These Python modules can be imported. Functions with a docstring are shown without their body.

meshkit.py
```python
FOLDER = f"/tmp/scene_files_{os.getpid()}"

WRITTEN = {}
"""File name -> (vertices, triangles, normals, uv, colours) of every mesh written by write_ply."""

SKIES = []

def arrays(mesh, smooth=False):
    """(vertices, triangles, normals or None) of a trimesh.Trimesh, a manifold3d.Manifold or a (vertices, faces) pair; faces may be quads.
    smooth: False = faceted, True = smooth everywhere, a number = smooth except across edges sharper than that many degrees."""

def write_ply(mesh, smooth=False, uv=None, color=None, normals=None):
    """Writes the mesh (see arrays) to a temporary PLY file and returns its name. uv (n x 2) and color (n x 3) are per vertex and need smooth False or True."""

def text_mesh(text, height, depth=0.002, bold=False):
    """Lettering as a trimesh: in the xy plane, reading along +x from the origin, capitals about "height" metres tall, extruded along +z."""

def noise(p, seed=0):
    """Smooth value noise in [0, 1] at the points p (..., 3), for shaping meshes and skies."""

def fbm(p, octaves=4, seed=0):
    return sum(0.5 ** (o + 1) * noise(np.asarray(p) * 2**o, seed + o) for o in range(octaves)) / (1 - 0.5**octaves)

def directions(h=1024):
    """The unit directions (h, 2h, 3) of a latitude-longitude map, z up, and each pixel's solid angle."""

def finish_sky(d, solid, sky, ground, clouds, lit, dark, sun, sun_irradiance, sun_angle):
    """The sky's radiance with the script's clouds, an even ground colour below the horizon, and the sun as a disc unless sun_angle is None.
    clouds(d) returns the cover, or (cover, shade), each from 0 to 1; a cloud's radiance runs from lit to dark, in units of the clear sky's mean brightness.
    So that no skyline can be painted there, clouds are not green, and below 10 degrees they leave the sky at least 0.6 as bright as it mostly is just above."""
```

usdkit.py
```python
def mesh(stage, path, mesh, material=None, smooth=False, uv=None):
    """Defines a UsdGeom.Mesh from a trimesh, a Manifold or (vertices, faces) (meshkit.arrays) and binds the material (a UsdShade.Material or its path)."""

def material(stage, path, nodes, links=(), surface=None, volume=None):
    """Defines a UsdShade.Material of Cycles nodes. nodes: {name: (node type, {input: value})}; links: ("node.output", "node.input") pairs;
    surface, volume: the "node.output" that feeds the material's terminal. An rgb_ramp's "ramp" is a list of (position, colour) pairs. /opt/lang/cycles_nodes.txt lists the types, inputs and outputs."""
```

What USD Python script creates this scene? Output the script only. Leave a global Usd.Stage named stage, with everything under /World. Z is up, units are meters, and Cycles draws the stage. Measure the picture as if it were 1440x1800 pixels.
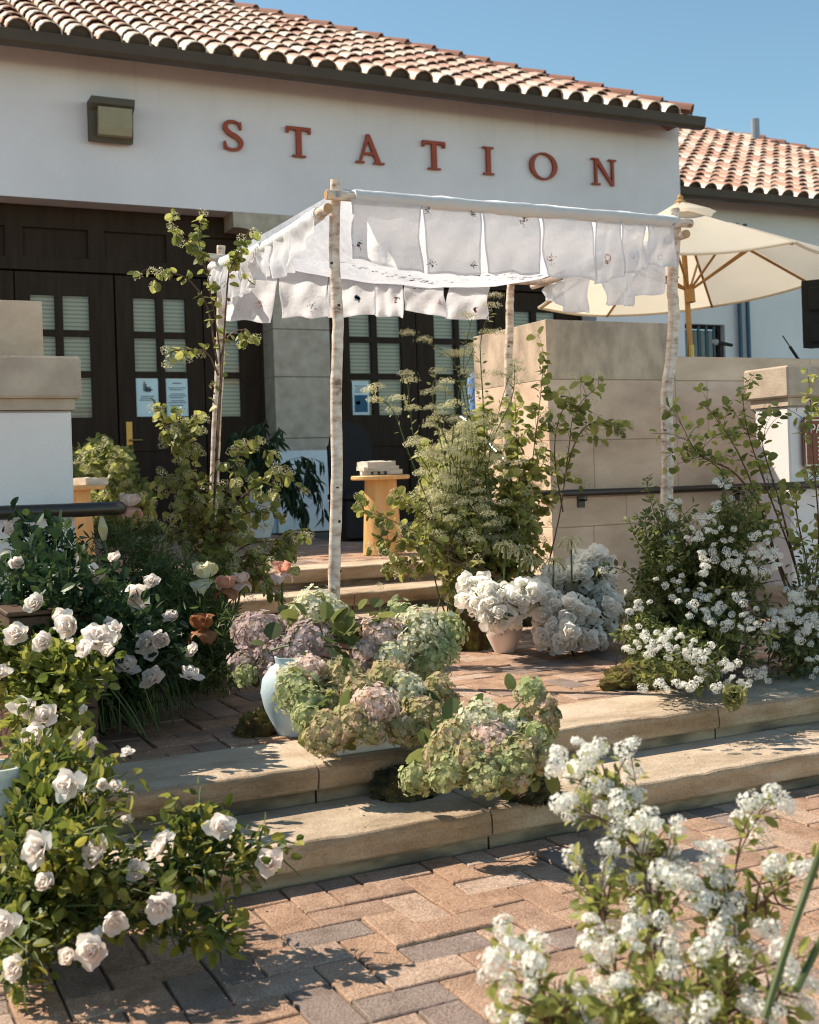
import math, numpy as np, trimesh, usdkit, meshkit
import manifold3d as m3
import shapely
from scipy.sparse import coo_matrix
from scipy.sparse.csgraph import connected_components
from shapely.geometry import Polygon, LineString, Point, box as sbox
from shapely.ops import unary_union
from pxr import Usd, UsdGeom, UsdLux, UsdShade, Gf, Sdf, Vt

stage = Usd.Stage.CreateInMemory()
UsdGeom.SetStageUpAxis(stage, UsdGeom.Tokens.z)
UsdGeom.SetStageMetersPerUnit(stage, 1.0)
stage.SetDefaultPrim(UsdGeom.Xform.Define(stage, '/World').GetPrim())
UsdGeom.Scope.Define(stage, '/World/Looks')
L = '/World/Looks/'

# ------------------------------------------------------------------ camera, sky, sun, exposure
FPX, TH, RO, V0 = 2100.0, math.radians(26), 0.033, 835.0
sn, cs = math.sin(TH), math.cos(TH)
FW = np.array([sn, cs, 0]); R0 = np.array([cs, -sn, 0]); ZZ = np.array([0, 0, 1.0])
RT = R0 * math.cos(RO) - ZZ * math.sin(RO)
UP = ZZ * math.cos(RO) + R0 * math.sin(RO)
EYE = np.array([0, 0, 1.25])
EXPOSURE = 0.76
SKY_STRENGTH = 0.092
SUN_INTENSITY = 1.25
SUN = np.array([-0.72, 0.72, 1.0]); SUN /= np.linalg.norm(SUN)

cam = UsdGeom.Camera.Define(stage, '/World/camera')
m = Gf.Matrix4d(1)
for i, a in enumerate((RT, UP, -FW)):
    m.SetRow(i, Gf.Vec4d(*map(float, a), 0))
m.SetRow(3, Gf.Vec4d(*map(float, EYE), 1))
cam.AddTransformOp().Set(m)
cam.CreateHorizontalApertureAttr(24.0); cam.CreateVerticalApertureAttr(30.0)
cam.CreateFocalLengthAttr(35.0)
cam.CreateVerticalApertureOffsetAttr(-65.0 / 2100 * 35)
cam.CreateClippingRangeAttr(Gf.Vec2f(0.05, 2000))
cam.CreateFStopAttr(3.6); cam.CreateFocusDistanceAttr(5.2)
cam.CreateExposureAttr(EXPOSURE)

elev, rot = math.asin(SUN[2]), math.atan2(SUN[0], SUN[1])
dome = UsdLux.DomeLight.Define(stage, '/World/sky')
dm = usdkit.material(stage, L + 'sky', {
    'sky': ('sky_texture', {'sky_type': 'single_scattering', 'sun_disc': False, 'sun_elevation': elev, 'sun_rotation': rot, 'altitude': 50.0, 'air_density': 1.0, 'aerosol_density': 0.2, 'ozone_density': 0.0}),
    'w': ('mix', {'mix_type': 'multiply', 'fac': 1.0, 'color2': (0.90, 1.06, 0.99)}),
    'b': ('background_shader', {'strength': SKY_STRENGTH})}, [('sky.color', 'w.color1'), ('w.color', 'b.color')], surface='b.background')
UsdShade.MaterialBindingAPI.Apply(dome.GetPrim()).Bind(dm)
dome.GetPrim().SetCustomDataByKey('kind', 'structure')
sun = UsdLux.DistantLight.Define(stage, '/World/sun')
zx = SUN; xx = np.cross([0, 0, 1.0], zx); xx /= np.linalg.norm(xx); yx = np.cross(zx, xx)
m = Gf.Matrix4d(1)
for i, a in enumerate((xx, yx, zx)):
    m.SetRow(i, Gf.Vec4d(*map(float, a), 0))
sun.AddTransformOp().Set(m)
sun.CreateNormalizeAttr(True); sun.CreateIntensityAttr(SUN_INTENSITY); sun.CreateAngleAttr(0.53)
sun.CreateColorAttr(Gf.Vec3f(1.0, 0.90, 0.74))


def ray(u, v): return FW + (u - 720) / FPX * RT - (v - V0) / FPX * UP
def at(u, v, t): return EYE + t * ray(u, v)                 # a point of the place at depth t
def on_z(u, v, z): d = ray(u, v); return EYE + (z - EYE[2]) / d[2] * d
def on_y(u, v, y): d = ray(u, v); return EYE + (y - EYE[1]) / d[1] * d
def depth(p): return float((np.asarray(p) - EYE) @ FW)
def pix(p):
    q = np.asarray(p, float) - EYE; z = q @ FW
    return 720 + FPX * (q @ RT) / z, V0 - FPX * (q @ UP) / z, z


rng = np.random.default_rng(7)
# ------------------------------------------------------------------ prims
used = {}


def fresh(parent, name):
    k = (parent, name); n = used.get(k, 0); used[k] = n + 1
    return f'{parent}/{name}' if n == 0 else f'{parent}/{name}_{n:03d}'


class T:
    def __init__(s, path, loc): s.path, s.loc = path, np.asarray(loc, float)


def data(prim, **kw):
    for k, v in kw.items():
        if v: prim.SetCustomDataByKey(k, v)


def thing(name, label=None, cat=None, loc=(0, 0, 0), group=None, kind=None):
    p = fresh('/World', name)
    x = UsdGeom.Xform.Define(stage, p); x.AddTranslateOp().Set(Gf.Vec3d(*map(float, loc)))
    data(x.GetPrim(), label=label, category=cat, group=group, kind=kind)
    return T(p, loc)


def raw(mesh, smooth=False):
    return meshkit.arrays(mesh, smooth)


ISLAND = set()


def scatter_tone(g, mat, v, f):
    """Leaves, florets, bricks joined into one mesh: a number of its own for each loose piece, read by the material."""
    if mat not in ISLAND: return
    n, lab = connected_components(coo_matrix((np.ones(2 * len(f), np.int8), (np.r_[f[:, 0], f[:, 1]], np.r_[f[:, 1], f[:, 2]])), shape=(len(v), len(v))), directed=False)
    UsdGeom.PrimvarsAPI(g).CreatePrimvar('tone', Sdf.ValueTypeNames.FloatArray, 'vertex').Set(Vt.FloatArray.FromNumpy(np.random.default_rng(n).uniform(0, 1, n)[lab].astype(np.float32)))


def part(parent, name, mesh, mat, smooth=False, label=None, kind=None):
    """One mesh, given in world coordinates, as a part of a thing or as a sub-part of a part."""
    p = fresh(parent.path, name)
    v, f, n = raw(mesh, smooth)
    g = usdkit.mesh(stage, p, (v - parent.loc, f), MAT[mat], smooth=False); scatter_tone(g, mat, v, f)
    if n is not None:
        g.CreateNormalsAttr(Vt.Vec3fArray.FromNumpy(n.astype(np.float32))); g.SetNormalsInterpolation('vertex')
    data(g.GetPrim(), label=label, kind=kind)
    return T(p, parent.loc)


def group_part(parent, name, label=None):
    p = fresh(parent.path, name)
    x = UsdGeom.Xform.Define(stage, p); data(x.GetPrim(), label=label)
    return T(p, parent.loc)


def single(name, mesh, mat, label=None, cat=None, kind=None, smooth=False, group=None):
    p = fresh('/World', name)
    v, f, n = raw(mesh, smooth)
    g = usdkit.mesh(stage, p, (v, f), MAT[mat], smooth=False); scatter_tone(g, mat, v, f)
    if n is not None:
        g.CreateNormalsAttr(Vt.Vec3fArray.FromNumpy(n.astype(np.float32))); g.SetNormalsInterpolation('vertex')
    data(g.GetPrim(), label=label, category=cat, kind=kind, group=group)
    return T(p, (0, 0, 0))


# ------------------------------------------------------------------ materials
MAT = {}


def lin(c): return tuple(((x / 255 + 0.055) / 1.055) ** 2.4 if x > 10 else x / 3294 for x in c)


def mat(name, stops, scale=4.0, rough=0.7, bump=0.0, bscale=60.0, source='noise', tone_w=1.0, detail=4.0, spec=0.3, trans=0.0, metallic=0.0, dist=0.01, stretch=None, sheen=0.0):
    """Principled colour from noise at the surface's place, or from a random number per object ('object') or per island ('island')."""
    n = {'p': ('principled_bsdf', {'roughness': rough, 'specular_ior_level': spec, 'metallic': metallic, 'sheen_weight': sheen})}
    l = []
    n['geo'] = ('geometry', {})
    n['map'] = ('mapping', {'scale': stretch or (1, 1, 1)}); l.append(('geo.position', 'map.vector'))
    n['ramp'] = ('rgb_ramp', {'ramp': stops})
    n['no'] = ('noise_texture', {'scale': scale, 'detail': detail, 'roughness': 0.6}); l.append(('map.vector', 'no.vector'))
    if source == 'noise':
        n['mr'] = ('map_range', {'from_min': 0.3, 'from_max': 0.7}); l += [('no.fac', 'mr.value'), ('mr.result', 'ramp.fac')]
    else:
        if source == 'object':
            n['oi'] = ('object_info', {}); src = 'oi.random'
        else:
            n['at'] = ('attribute', {'attribute': 'tone'}); src = 'at.fac'; ISLAND.add(name)
        n['mx'] = ('math', {'math_type': 'multiply_add', 'value2': 0.6 + 1.6 * (1 - tone_w), 'value3': -0.3 - .8 * (1 - tone_w) + .5 * (1 - tone_w)}); l.append(('no.fac', 'mx.value1'))
        n['tw'] = ('math', {'math_type': 'multiply', 'value2': tone_w}); l.append((src, 'tw.value1'))
        n['ad'] = ('math', {'math_type': 'add', 'use_clamp': True}); l += [('tw.value', 'ad.value1'), ('mx.value', 'ad.value2'), ('ad.value', 'ramp.fac')]
    col = 'ramp.color'
    l.append((col, 'p.base_color'))
    if bump:
        n['nb'] = ('noise_texture', {'scale': bscale, 'detail': 5.0, 'roughness': 0.65}); l.append(('map.vector', 'nb.vector'))
        n['bu'] = ('bump', {'strength': bump, 'distance': dist}); l += [('nb.fac', 'bu.height'), ('bu.normal', 'p.normal')]
    surf = 'p.BSDF'
    if trans:
        n['tr'] = ('translucent_bsdf', {}); l.append((col, 'tr.color'))
        n['mc'] = ('mix_closure', {'fac': trans}); l += [('p.BSDF', 'mc.closure1'), ('tr.BSDF', 'mc.closure2')]
        surf = 'mc.closure'
    MAT[name] = usdkit.material(stage, L + name, n, l, surface=surf)


def flat(name, c, **kw): mat(name, [(0, c), (1, tuple(x * 0.82 for x in c))], **kw)


STONE = [(0, (.30, .235, .17)), (.5, (.41, .325, .24)), (1, (.50, .41, .31))]
STONE = [(c, (k[0] * 1.36, k[1] * 1.24, k[2] * 1.24)) for c, k in STONE]
mat('stone', STONE, scale=1.8, rough=.9, bump=.35, bscale=45, detail=6, stretch=(1, 1, 2.2))
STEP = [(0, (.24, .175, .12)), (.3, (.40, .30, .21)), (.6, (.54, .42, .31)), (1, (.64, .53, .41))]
# sandstone treads: paler tops, browner blotched faces towards the front
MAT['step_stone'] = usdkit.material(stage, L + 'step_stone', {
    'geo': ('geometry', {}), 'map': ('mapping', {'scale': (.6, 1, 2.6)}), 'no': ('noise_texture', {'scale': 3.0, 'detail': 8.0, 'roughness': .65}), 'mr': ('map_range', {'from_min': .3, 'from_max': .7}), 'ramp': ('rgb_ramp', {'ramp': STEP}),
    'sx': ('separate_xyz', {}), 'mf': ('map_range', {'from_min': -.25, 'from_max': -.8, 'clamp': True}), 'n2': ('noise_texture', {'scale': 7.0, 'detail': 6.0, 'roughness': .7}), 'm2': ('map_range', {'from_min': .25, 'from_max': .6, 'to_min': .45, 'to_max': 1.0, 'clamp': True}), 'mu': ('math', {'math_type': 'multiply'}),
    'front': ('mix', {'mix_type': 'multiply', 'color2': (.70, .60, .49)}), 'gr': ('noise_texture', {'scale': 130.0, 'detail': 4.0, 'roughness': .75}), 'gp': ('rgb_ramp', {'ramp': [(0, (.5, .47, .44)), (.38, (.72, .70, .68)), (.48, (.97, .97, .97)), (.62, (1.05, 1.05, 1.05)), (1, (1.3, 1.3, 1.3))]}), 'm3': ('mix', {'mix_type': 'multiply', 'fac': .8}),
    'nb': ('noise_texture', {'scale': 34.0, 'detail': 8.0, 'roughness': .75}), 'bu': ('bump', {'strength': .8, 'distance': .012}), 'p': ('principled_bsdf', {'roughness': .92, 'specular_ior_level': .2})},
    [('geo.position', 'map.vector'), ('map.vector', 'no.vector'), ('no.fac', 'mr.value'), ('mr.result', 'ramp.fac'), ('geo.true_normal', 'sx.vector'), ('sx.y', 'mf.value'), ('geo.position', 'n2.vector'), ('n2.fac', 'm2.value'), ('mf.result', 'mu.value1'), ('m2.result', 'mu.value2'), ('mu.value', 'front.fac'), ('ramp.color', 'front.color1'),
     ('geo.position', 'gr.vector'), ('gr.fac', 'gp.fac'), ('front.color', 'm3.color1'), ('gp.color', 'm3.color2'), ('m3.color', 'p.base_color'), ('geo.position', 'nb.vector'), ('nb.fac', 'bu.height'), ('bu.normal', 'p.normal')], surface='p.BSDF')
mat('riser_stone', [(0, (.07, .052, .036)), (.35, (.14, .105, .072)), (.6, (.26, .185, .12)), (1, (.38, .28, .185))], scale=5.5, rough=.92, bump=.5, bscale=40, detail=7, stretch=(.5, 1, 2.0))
mat('weathered_stone', [(0, (.235, .18, .137)), (.3, (.34, .258, .195)), (.65, (.475, .36, .27)), (1, (.565, .437, .333))], scale=5, rough=.92, bump=.55, bscale=70, detail=10, stretch=(1, 1, .55))
mat('pier_stone', [(0, (.31, .235, .18)), (.5, (.39, .305, .24)), (1, (.47, .375, .30))], scale=6, rough=.9, bump=.5, bscale=70, detail=8)
ST = [(0, (.615, .535, .545)), (.6, (.69, .60, .61)), (1, (.71, .625, .635))]
MAT['stucco'] = usdkit.material(stage, L + 'stucco', {'geo': ('geometry', {}), 'no': ('noise_texture', {'scale': .9, 'detail': 5.0}), 'mr': ('map_range', {'from_min': .3, 'from_max': .7}), 'ramp': ('rgb_ramp', {'ramp': ST}),
    'm1': ('mapping', {'scale': (5, 5, .28)}), 'st': ('noise_texture', {'scale': 1.0, 'detail': 7.0, 'roughness': .7}), 'sr': ('rgb_ramp', {'ramp': [(0, (.70, .65, .58)), (.34, (.90, .88, .85)), (.46, (1, 1, 1)), (1, (1, 1, 1))]}), 'mx': ('mix', {'mix_type': 'multiply', 'fac': .75}),
    'sx': ('separate_xyz', {}), 'ea': ('map_range', {'from_min': 5.2, 'from_max': 5.95, 'to_min': .12, 'to_max': 1.0, 'clamp': True}), 'nb': ('noise_texture', {'scale': 24.0, 'detail': 8.0, 'roughness': .65}), 'bu': ('bump', {'strength': .55, 'distance': .012}), 'p': ('principled_bsdf', {'roughness': .9, 'specular_ior_level': .2})},
    [('geo.position', 'no.vector'), ('no.fac', 'mr.value'), ('mr.result', 'ramp.fac'), ('geo.position', 'm1.vector'), ('m1.vector', 'st.vector'), ('st.fac', 'sr.fac'), ('geo.position', 'sx.vector'), ('sx.z', 'ea.value'), ('ea.result', 'mx.fac'), ('ramp.color', 'mx.color1'), ('sr.color', 'mx.color2'), ('mx.color', 'p.base_color'), ('geo.position', 'nb.vector'), ('nb.fac', 'bu.height'), ('bu.normal', 'p.normal')], surface='p.BSDF')
mat('white_stucco', [(0, (.60, .545, .535)), (1, (.68, .62, .61))], scale=1.5, rough=.9, bump=.6, bscale=90, dist=.006)
mat('brown_wood', [(0, (.024, .0135, .008)), (1, (.038, .022, .014))], scale=3, rough=.7, spec=.12, bump=.15, bscale=40, stretch=(6, 6, .6))
mat('fascia', [(0, (.040, .024, .015)), (1, (.066, .040, .026))], scale=2, rough=.45, spec=.4)
BRK = [(0, (.29, .225, .19)), (.10, (.33, .245, .20)), (.2, (.41, .265, .185)), (.5, (.46, .29, .19)), (.75, (.50, .335, .235)), (1, (.53, .39, .30))]
BRK = [(c, (k[0] * 1.16, k[1] * 1.14, k[2] * 1.16)) for c, k in BRK]


def brick_mat(name, random):
    n = {'geo': ('geometry', {}), 'oi': ('object_info', {}), 'at': ('attribute', {'attribute': 'tone'}), 'ramp': ('rgb_ramp', {'ramp': BRK}),
         'blot': ('noise_texture', {'scale': 9.0, 'detail': 5.0, 'roughness': .7}), 'br': ('rgb_ramp', {'ramp': [(0, (.50, .48, .46)), (.36, (.74, .72, .71)), (.5, (.97, .97, .97)), (.62, (1.06, 1.07, 1.08)), (.74, (1.34, 1.38, 1.42)), (1, (1.5, 1.58, 1.65))]}),
         'gr': ('noise_texture', {'scale': 150.0, 'detail': 3.0, 'roughness': .8}), 'gp': ('rgb_ramp', {'ramp': [(0, (.25, .22, .20)), (.38, (.48, .45, .43)), (.47, (.93, .93, .93)), (.58, (1.05, 1.05, 1.05)), (.68, (1.4, 1.4, 1.4)), (1, (1.6, 1.6, 1.6))]}),
         'm1': ('mix', {'mix_type': 'multiply', 'fac': 1.0}), 'm2': ('mix', {'mix_type': 'multiply', 'fac': .85}), 'p': ('principled_bsdf', {'roughness': .92, 'specular_ior_level': .2}),
         'big': ('noise_texture', {'scale': 60.0, 'detail': 6.0, 'roughness': .75}), 'ad': ('math', {'math_type': 'add'}), 'bu': ('bump', {'strength': 1.0, 'distance': .009})}
    l = [(random, 'ramp.fac'), ('geo.position', 'blot.vector'), ('geo.position', 'gr.vector'), ('geo.position', 'big.vector'), ('blot.fac', 'br.fac'), ('gr.fac', 'gp.fac'), ('ramp.color', 'm1.color1'), ('br.color', 'm1.color2'), ('m1.color', 'm2.color1'), ('gp.color', 'm2.color2'), ('m2.color', 'p.base_color'),
         ('big.fac', 'ad.value1'), ('gr.fac', 'ad.value2'), ('ad.value', 'bu.height'), ('bu.normal', 'p.normal')]
    MAT[name] = usdkit.material(stage, L + name, n, l, surface='p.BSDF')


brick_mat('brick', 'oi.random'); brick_mat('far_brick', 'at.fac'); ISLAND.add('far_brick')
mat('sand', [(0, (.10, .075, .055)), (1, (.19, .145, .105))], scale=30, rough=1, bump=.5, bscale=200)
TILE = [(0, (.44, .22, .14)), (.3, (.54, .30, .205)), (.6, (.60, .39, .285)), (.85, (.66, .48, .37)), (1, (.70, .56, .46))]
mat('roof_tile', TILE, scale=9, rough=.42, bump=.3, bscale=60, source='object', spec=.6)
mat('far_tile', TILE, scale=9, rough=.42, bump=.3, bscale=60, source='island', spec=.6)
flat('ridge_tile', (.42, .19, .13), scale=5, rough=.6)
flat('tile_pan', (.30, .14, .085), scale=3, rough=.8)
flat('red_letter', (.33, .055, .022), scale=8, rough=.5)
flat('lamp_metal', (.085, .066, .045), scale=9, rough=.5)
flat('lamp_lens', (.30, .235, .14), scale=9, rough=.35)
mat('birch', [(0, (.20, .125, .085)), (.22, (.44, .315, .24)), (.5, (.58, .46, .375)), (.8, (.68, .57, .48)), (1, (.76, .67, .58))], scale=13, rough=.85, bump=.6, bscale=35, detail=6, stretch=(1, 1, 2.2), dist=.006)
flat('birch_knot', (.07, .045, .03), scale=20, rough=.9)
flat('birch_end', (.46, .27, .13), scale=30, rough=.9)
mat('beam_linen', [(0, (.80, .80, .79)), (1, (.86, .86, .85))], scale=6, rough=.9, trans=.25, bump=.3, bscale=60)
mat('ivory_canvas', [(0, (.76, .68, .56)), (1, (.80, .72, .60))], scale=4, rough=.9, trans=.46)
mat('umbrella_wood', [(0, (.36, .18, .055)), (1, (.45, .25, .09))], scale=8, rough=.5, stretch=(1, 1, 8))
mat('table_wood', [(0, (.52, .30, .11)), (.5, (.60, .36, .15)), (1, (.66, .42, .19))], scale=5, rough=.45, stretch=(5, 5, .5))
flat('brown_box_wood', (.085, .045, .025), scale=6, rough=.6, stretch=(1, 1, 6))
flat('black', (.012, .012, .013), scale=5, rough=.6)
flat('dark_rail', (.028, .018, .013), scale=12, rough=.3, spec=.6)
flat('steel', (.55, .5, .42), scale=9, rough=.25, metallic=1.0)
flat('brass', (.55, .33, .10), scale=9, rough=.35, metallic=1.0)
flat('galvanised', (.25, .27, .30), scale=9, rough=.5)
flat('blue_pipe', (.05, .10, .16), scale=9, rough=.5)
flat('white_ceramic', (.76, .73, .70), scale=4, rough=.5)
flat('pink_ceramic', (.70, .58, .51), scale=9, rough=.7)
mat('blue_ceramic', [(0, (.40, .50, .54)), (1, (.52, .62, .66))], scale=6, rough=.5, bump=.2, bscale=40)
flat('zinc', (.24, .26, .265), scale=8, rough=.5)
mat('white_urn', [(0, (.36, .37, .32)), (1, (.55, .56, .50))], scale=14, rough=.8, bump=.5, bscale=80)
flat('white_paint', (.74, .74, .74), scale=3, rough=.6)
flat('paper', (.62, .70, .72), scale=3, rough=.6)
flat('paper_ink', (.16, .17, .19), scale=3, rough=.7)
flat('blue_ink', (.03, .10, .17), scale=3, rough=.7)
flat('red_ink', (.35, .06, .04), scale=3, rough=.7)
flat('sign_brown', (.20, .05, .018), scale=6, rough=.5)
flat('sign_cream', (.72, .64, .52), scale=6, rough=.5)
flat('linen_fold', (.62, .56, .48), scale=20, rough=.9)
flat('stripe', (.05, .045, .045), scale=20, rough=.9)
flat('blue_shirt', (.17, .30, .56), scale=9, rough=.85)
flat('navy', (.03, .05, .10), scale=9, rough=.85)
flat('skin', (.50, .29, .20), scale=9, rough=.55)
flat('hair', (.035, .022, .015), scale=30, rough=.5)
GR = [(0, (.018, .040, .012)), (.5, (.040, .075, .020)), (1, (.085, .125, .030))]
mat('rose_leaf', [(0, (.055, .085, .018)), (.45, (.15, .18, .032)), (.75, (.27, .27, .05)), (1, (.42, .38, .075))], scale=3, rough=.45, source='island', spec=.35, trans=0.55)
mat('rose_leaf_one', [(0, (.055, .085, .02)), (.5, (.15, .185, .035)), (1, (.36, .34, .06))], scale=3, rough=.45, source='object', spec=.35, trans=0.55)
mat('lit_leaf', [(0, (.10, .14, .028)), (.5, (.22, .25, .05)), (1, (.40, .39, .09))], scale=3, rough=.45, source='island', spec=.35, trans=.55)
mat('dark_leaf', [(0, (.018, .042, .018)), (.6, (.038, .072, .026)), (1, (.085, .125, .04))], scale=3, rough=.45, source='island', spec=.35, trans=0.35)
mat('berry_leaf', [(0, (.13, .16, .045)), (.5, (.30, .32, .085)), (1, (.47, .45, .14))], scale=3, rough=.45, source='island', spec=.35, trans=0.55)
mat('spirea_leaf', [(0, (.06, .085, .03)), (.5, (.14, .17, .055)), (1, (.28, .29, .09))], scale=3, rough=.45, source='island', spec=.35, trans=0.5)
mat('airy_leaf', [(0, (.20, .21, .08)), (.5, (.32, .33, .13)), (1, (.46, .43, .20))], scale=3, rough=.45, source='island', spec=.35, trans=0.5)
mat('umbel', [(0, (.44, .43, .21)), (.5, (.65, .61, .36)), (1, (.82, .77, .56))], scale=3, rough=.45, source='island', spec=.35, trans=0.5)
mat('grass_tuft', [(0, (.04, .07, .02)), (.6, (.075, .115, .03)), (1, (.14, .17, .045))], scale=3, rough=.45, source='island', spec=.35, trans=0.4)
mat('moss', [(0, (.035, .022, .010)), (.35, (.075, .050, .016)), (.7, (.14, .125, .026)), (1, (.21, .185, .045))], scale=9, rough=.95, source='noise')
mat('dark_moss', [(0, (.018, .018, .010)), (.6, (.045, .040, .016)), (1, (.09, .065, .022))], scale=9, rough=.95)
flat('stem', (.12, .10, .045), scale=9, rough=.7)
flat('red_stem', (.13, .065, .04), scale=9, rough=.7)
flat('green_stem', (.075, .10, .032), scale=9, rough=.6)
mat('rose_petal', [(0, (.88, .77, .70)), (.5, (.91, .84, .78)), (1, (.92, .88, .84))], scale=3, rough=.45, source='island', spec=.35, trans=0.55)
flat('stamen', (.50, .27, .06), scale=40, rough=.8)
mat('white_petal', [(0, (.90, .86, .79)), (1, (.93, .91, .86))], scale=3, rough=.45, source='island', spec=.35, trans=0.64)
mat('spirea_petal', [(0, (.80, .78, .70)), (1, (.89, .88, .83))], scale=3, rough=.45, source='island', spec=.35, trans=0.4)
HY = {'green': [(0, (.30, .36, .15)), (.45, (.44, .48, .23)), (.8, (.60, .60, .36)), (1, (.66, .54, .42))],
      'cream': [(0, (.46, .49, .26)), (.35, (.66, .65, .43)), (.75, (.80, .77, .62)), (1, (.80, .68, .60))],
      'mauve': [(0, (.34, .34, .20)), (.3, (.44, .33, .29)), (.6, (.57, .445, .45)), (.85, (.68, .57, .56)), (1, (.74, .67, .57))],
      'pink': [(0, (.54, .52, .32)), (.3, (.74, .55, .46)), (.65, (.84, .66, .60)), (1, (.88, .80, .71))],
      'antique': [(0, (.30, .30, .13)), (.4, (.47, .44, .22)), (.7, (.60, .46, .30)), (1, (.62, .40, .36))],
      'dark': [(0, (.12, .07, .05)), (.5, (.22, .13, .10)), (1, (.30, .27, .12))]}
for k_, s_ in HY.items():
    mat('hydrangea_' + k_, s_, scale=22, rough=.75, source='island', tone_w=.45, spec=.15, trans=.45)
mat('iris_pink', [(0, (.66, .31, .22)), (1, (.78, .47, .37))], scale=30, rough=.6, trans=.4)
mat('iris_blush', [(0, (.74, .56, .48)), (1, (.82, .68, .60))], scale=30, rough=.6, trans=.4)
mat('iris_cream', [(0, (.78, .66, .22)), (.5, (.80, .74, .50)), (1, (.84, .81, .68))], scale=30, rough=.6, trans=.4)
mat('iris_bronze', [(0, (.30, .11, .045)), (1, (.46, .22, .10))], scale=30, rough=.5, trans=.35)
flat('thread_dark', (.22, .16, .16), scale=50); flat('thread_red', (.45, .08, .07), scale=50); flat('thread_blue', (.05, .22, .34), scale=50)
flat('thread_grey', (.40, .36, .36), scale=50); flat('thread_pink', (.60, .30, .30), scale=50); flat('thread_orange', (.50, .22, .08), scale=50)
MAT['linen'] = usdkit.material(stage, L + 'linen', {'geo': ('geometry', {}), 'no': ('noise_texture', {'scale': 9.0, 'detail': 6.0}), 'r': ('rgb_ramp', {'ramp': [(.3, (.80, .79, .825)), (.7, (.87, .86, .89))]}), 'd': ('diffuse_bsdf', {}), 't': ('translucent_bsdf', {}), 'm': ('mix_closure', {'fac': .56}), 'x': ('transparent_bsdf', {}), 'n': ('mix_closure', {'fac': .14}),
    'nb': ('noise_texture', {'scale': 16.0, 'detail': 5.0}), 'bu': ('bump', {'strength': .5, 'distance': .02})},
    [('geo.position', 'no.vector'), ('no.fac', 'r.fac'), ('r.color', 'd.color'), ('r.color', 't.color'), ('d.BSDF', 'm.closure1'), ('t.BSDF', 'm.closure2'), ('m.closure', 'n.closure1'), ('x.BSDF', 'n.closure2'), ('geo.position', 'nb.vector'), ('nb.fac', 'bu.height'), ('bu.normal', 'd.normal'), ('bu.normal', 't.normal')], surface='n.closure')
# window pane: clear glass in front of a blind
MAT['glass'] = usdkit.material(stage, L + 'glass', {'t': ('transparent_bsdf', {'color': (.95, .95, .93)}), 'g': ('glossy_bsdf', {'roughness': .02, 'color': (1, 1, 1)}), 'f': ('fresnel', {'IOR': 1.32}), 'm': ('mix_closure', {})},
                               [('f.fac', 'm.fac'), ('t.BSDF', 'm.closure1'), ('g.BSDF', 'm.closure2')], surface='m.closure')
MAT['blind'] = usdkit.material(stage, L + 'blind', {'geo': ('geometry', {}), 'w': ('wave_texture', {'scale': 7.0, 'bands_direction': 'z', 'distortion': .15}), 'r': ('rgb_ramp', {'ramp': [(0, (.22, .19, .14)), (.3, (.45, .40, .31)), (1, (.51, .46, .36))]}), 'p': ('principled_bsdf', {'roughness': .6})},
                               [('geo.position', 'w.vector'), ('w.fac', 'r.fac'), ('r.color', 'p.base_color')], surface='p.BSDF')

# ------------------------------------------------------------------ mesh helpers


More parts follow.
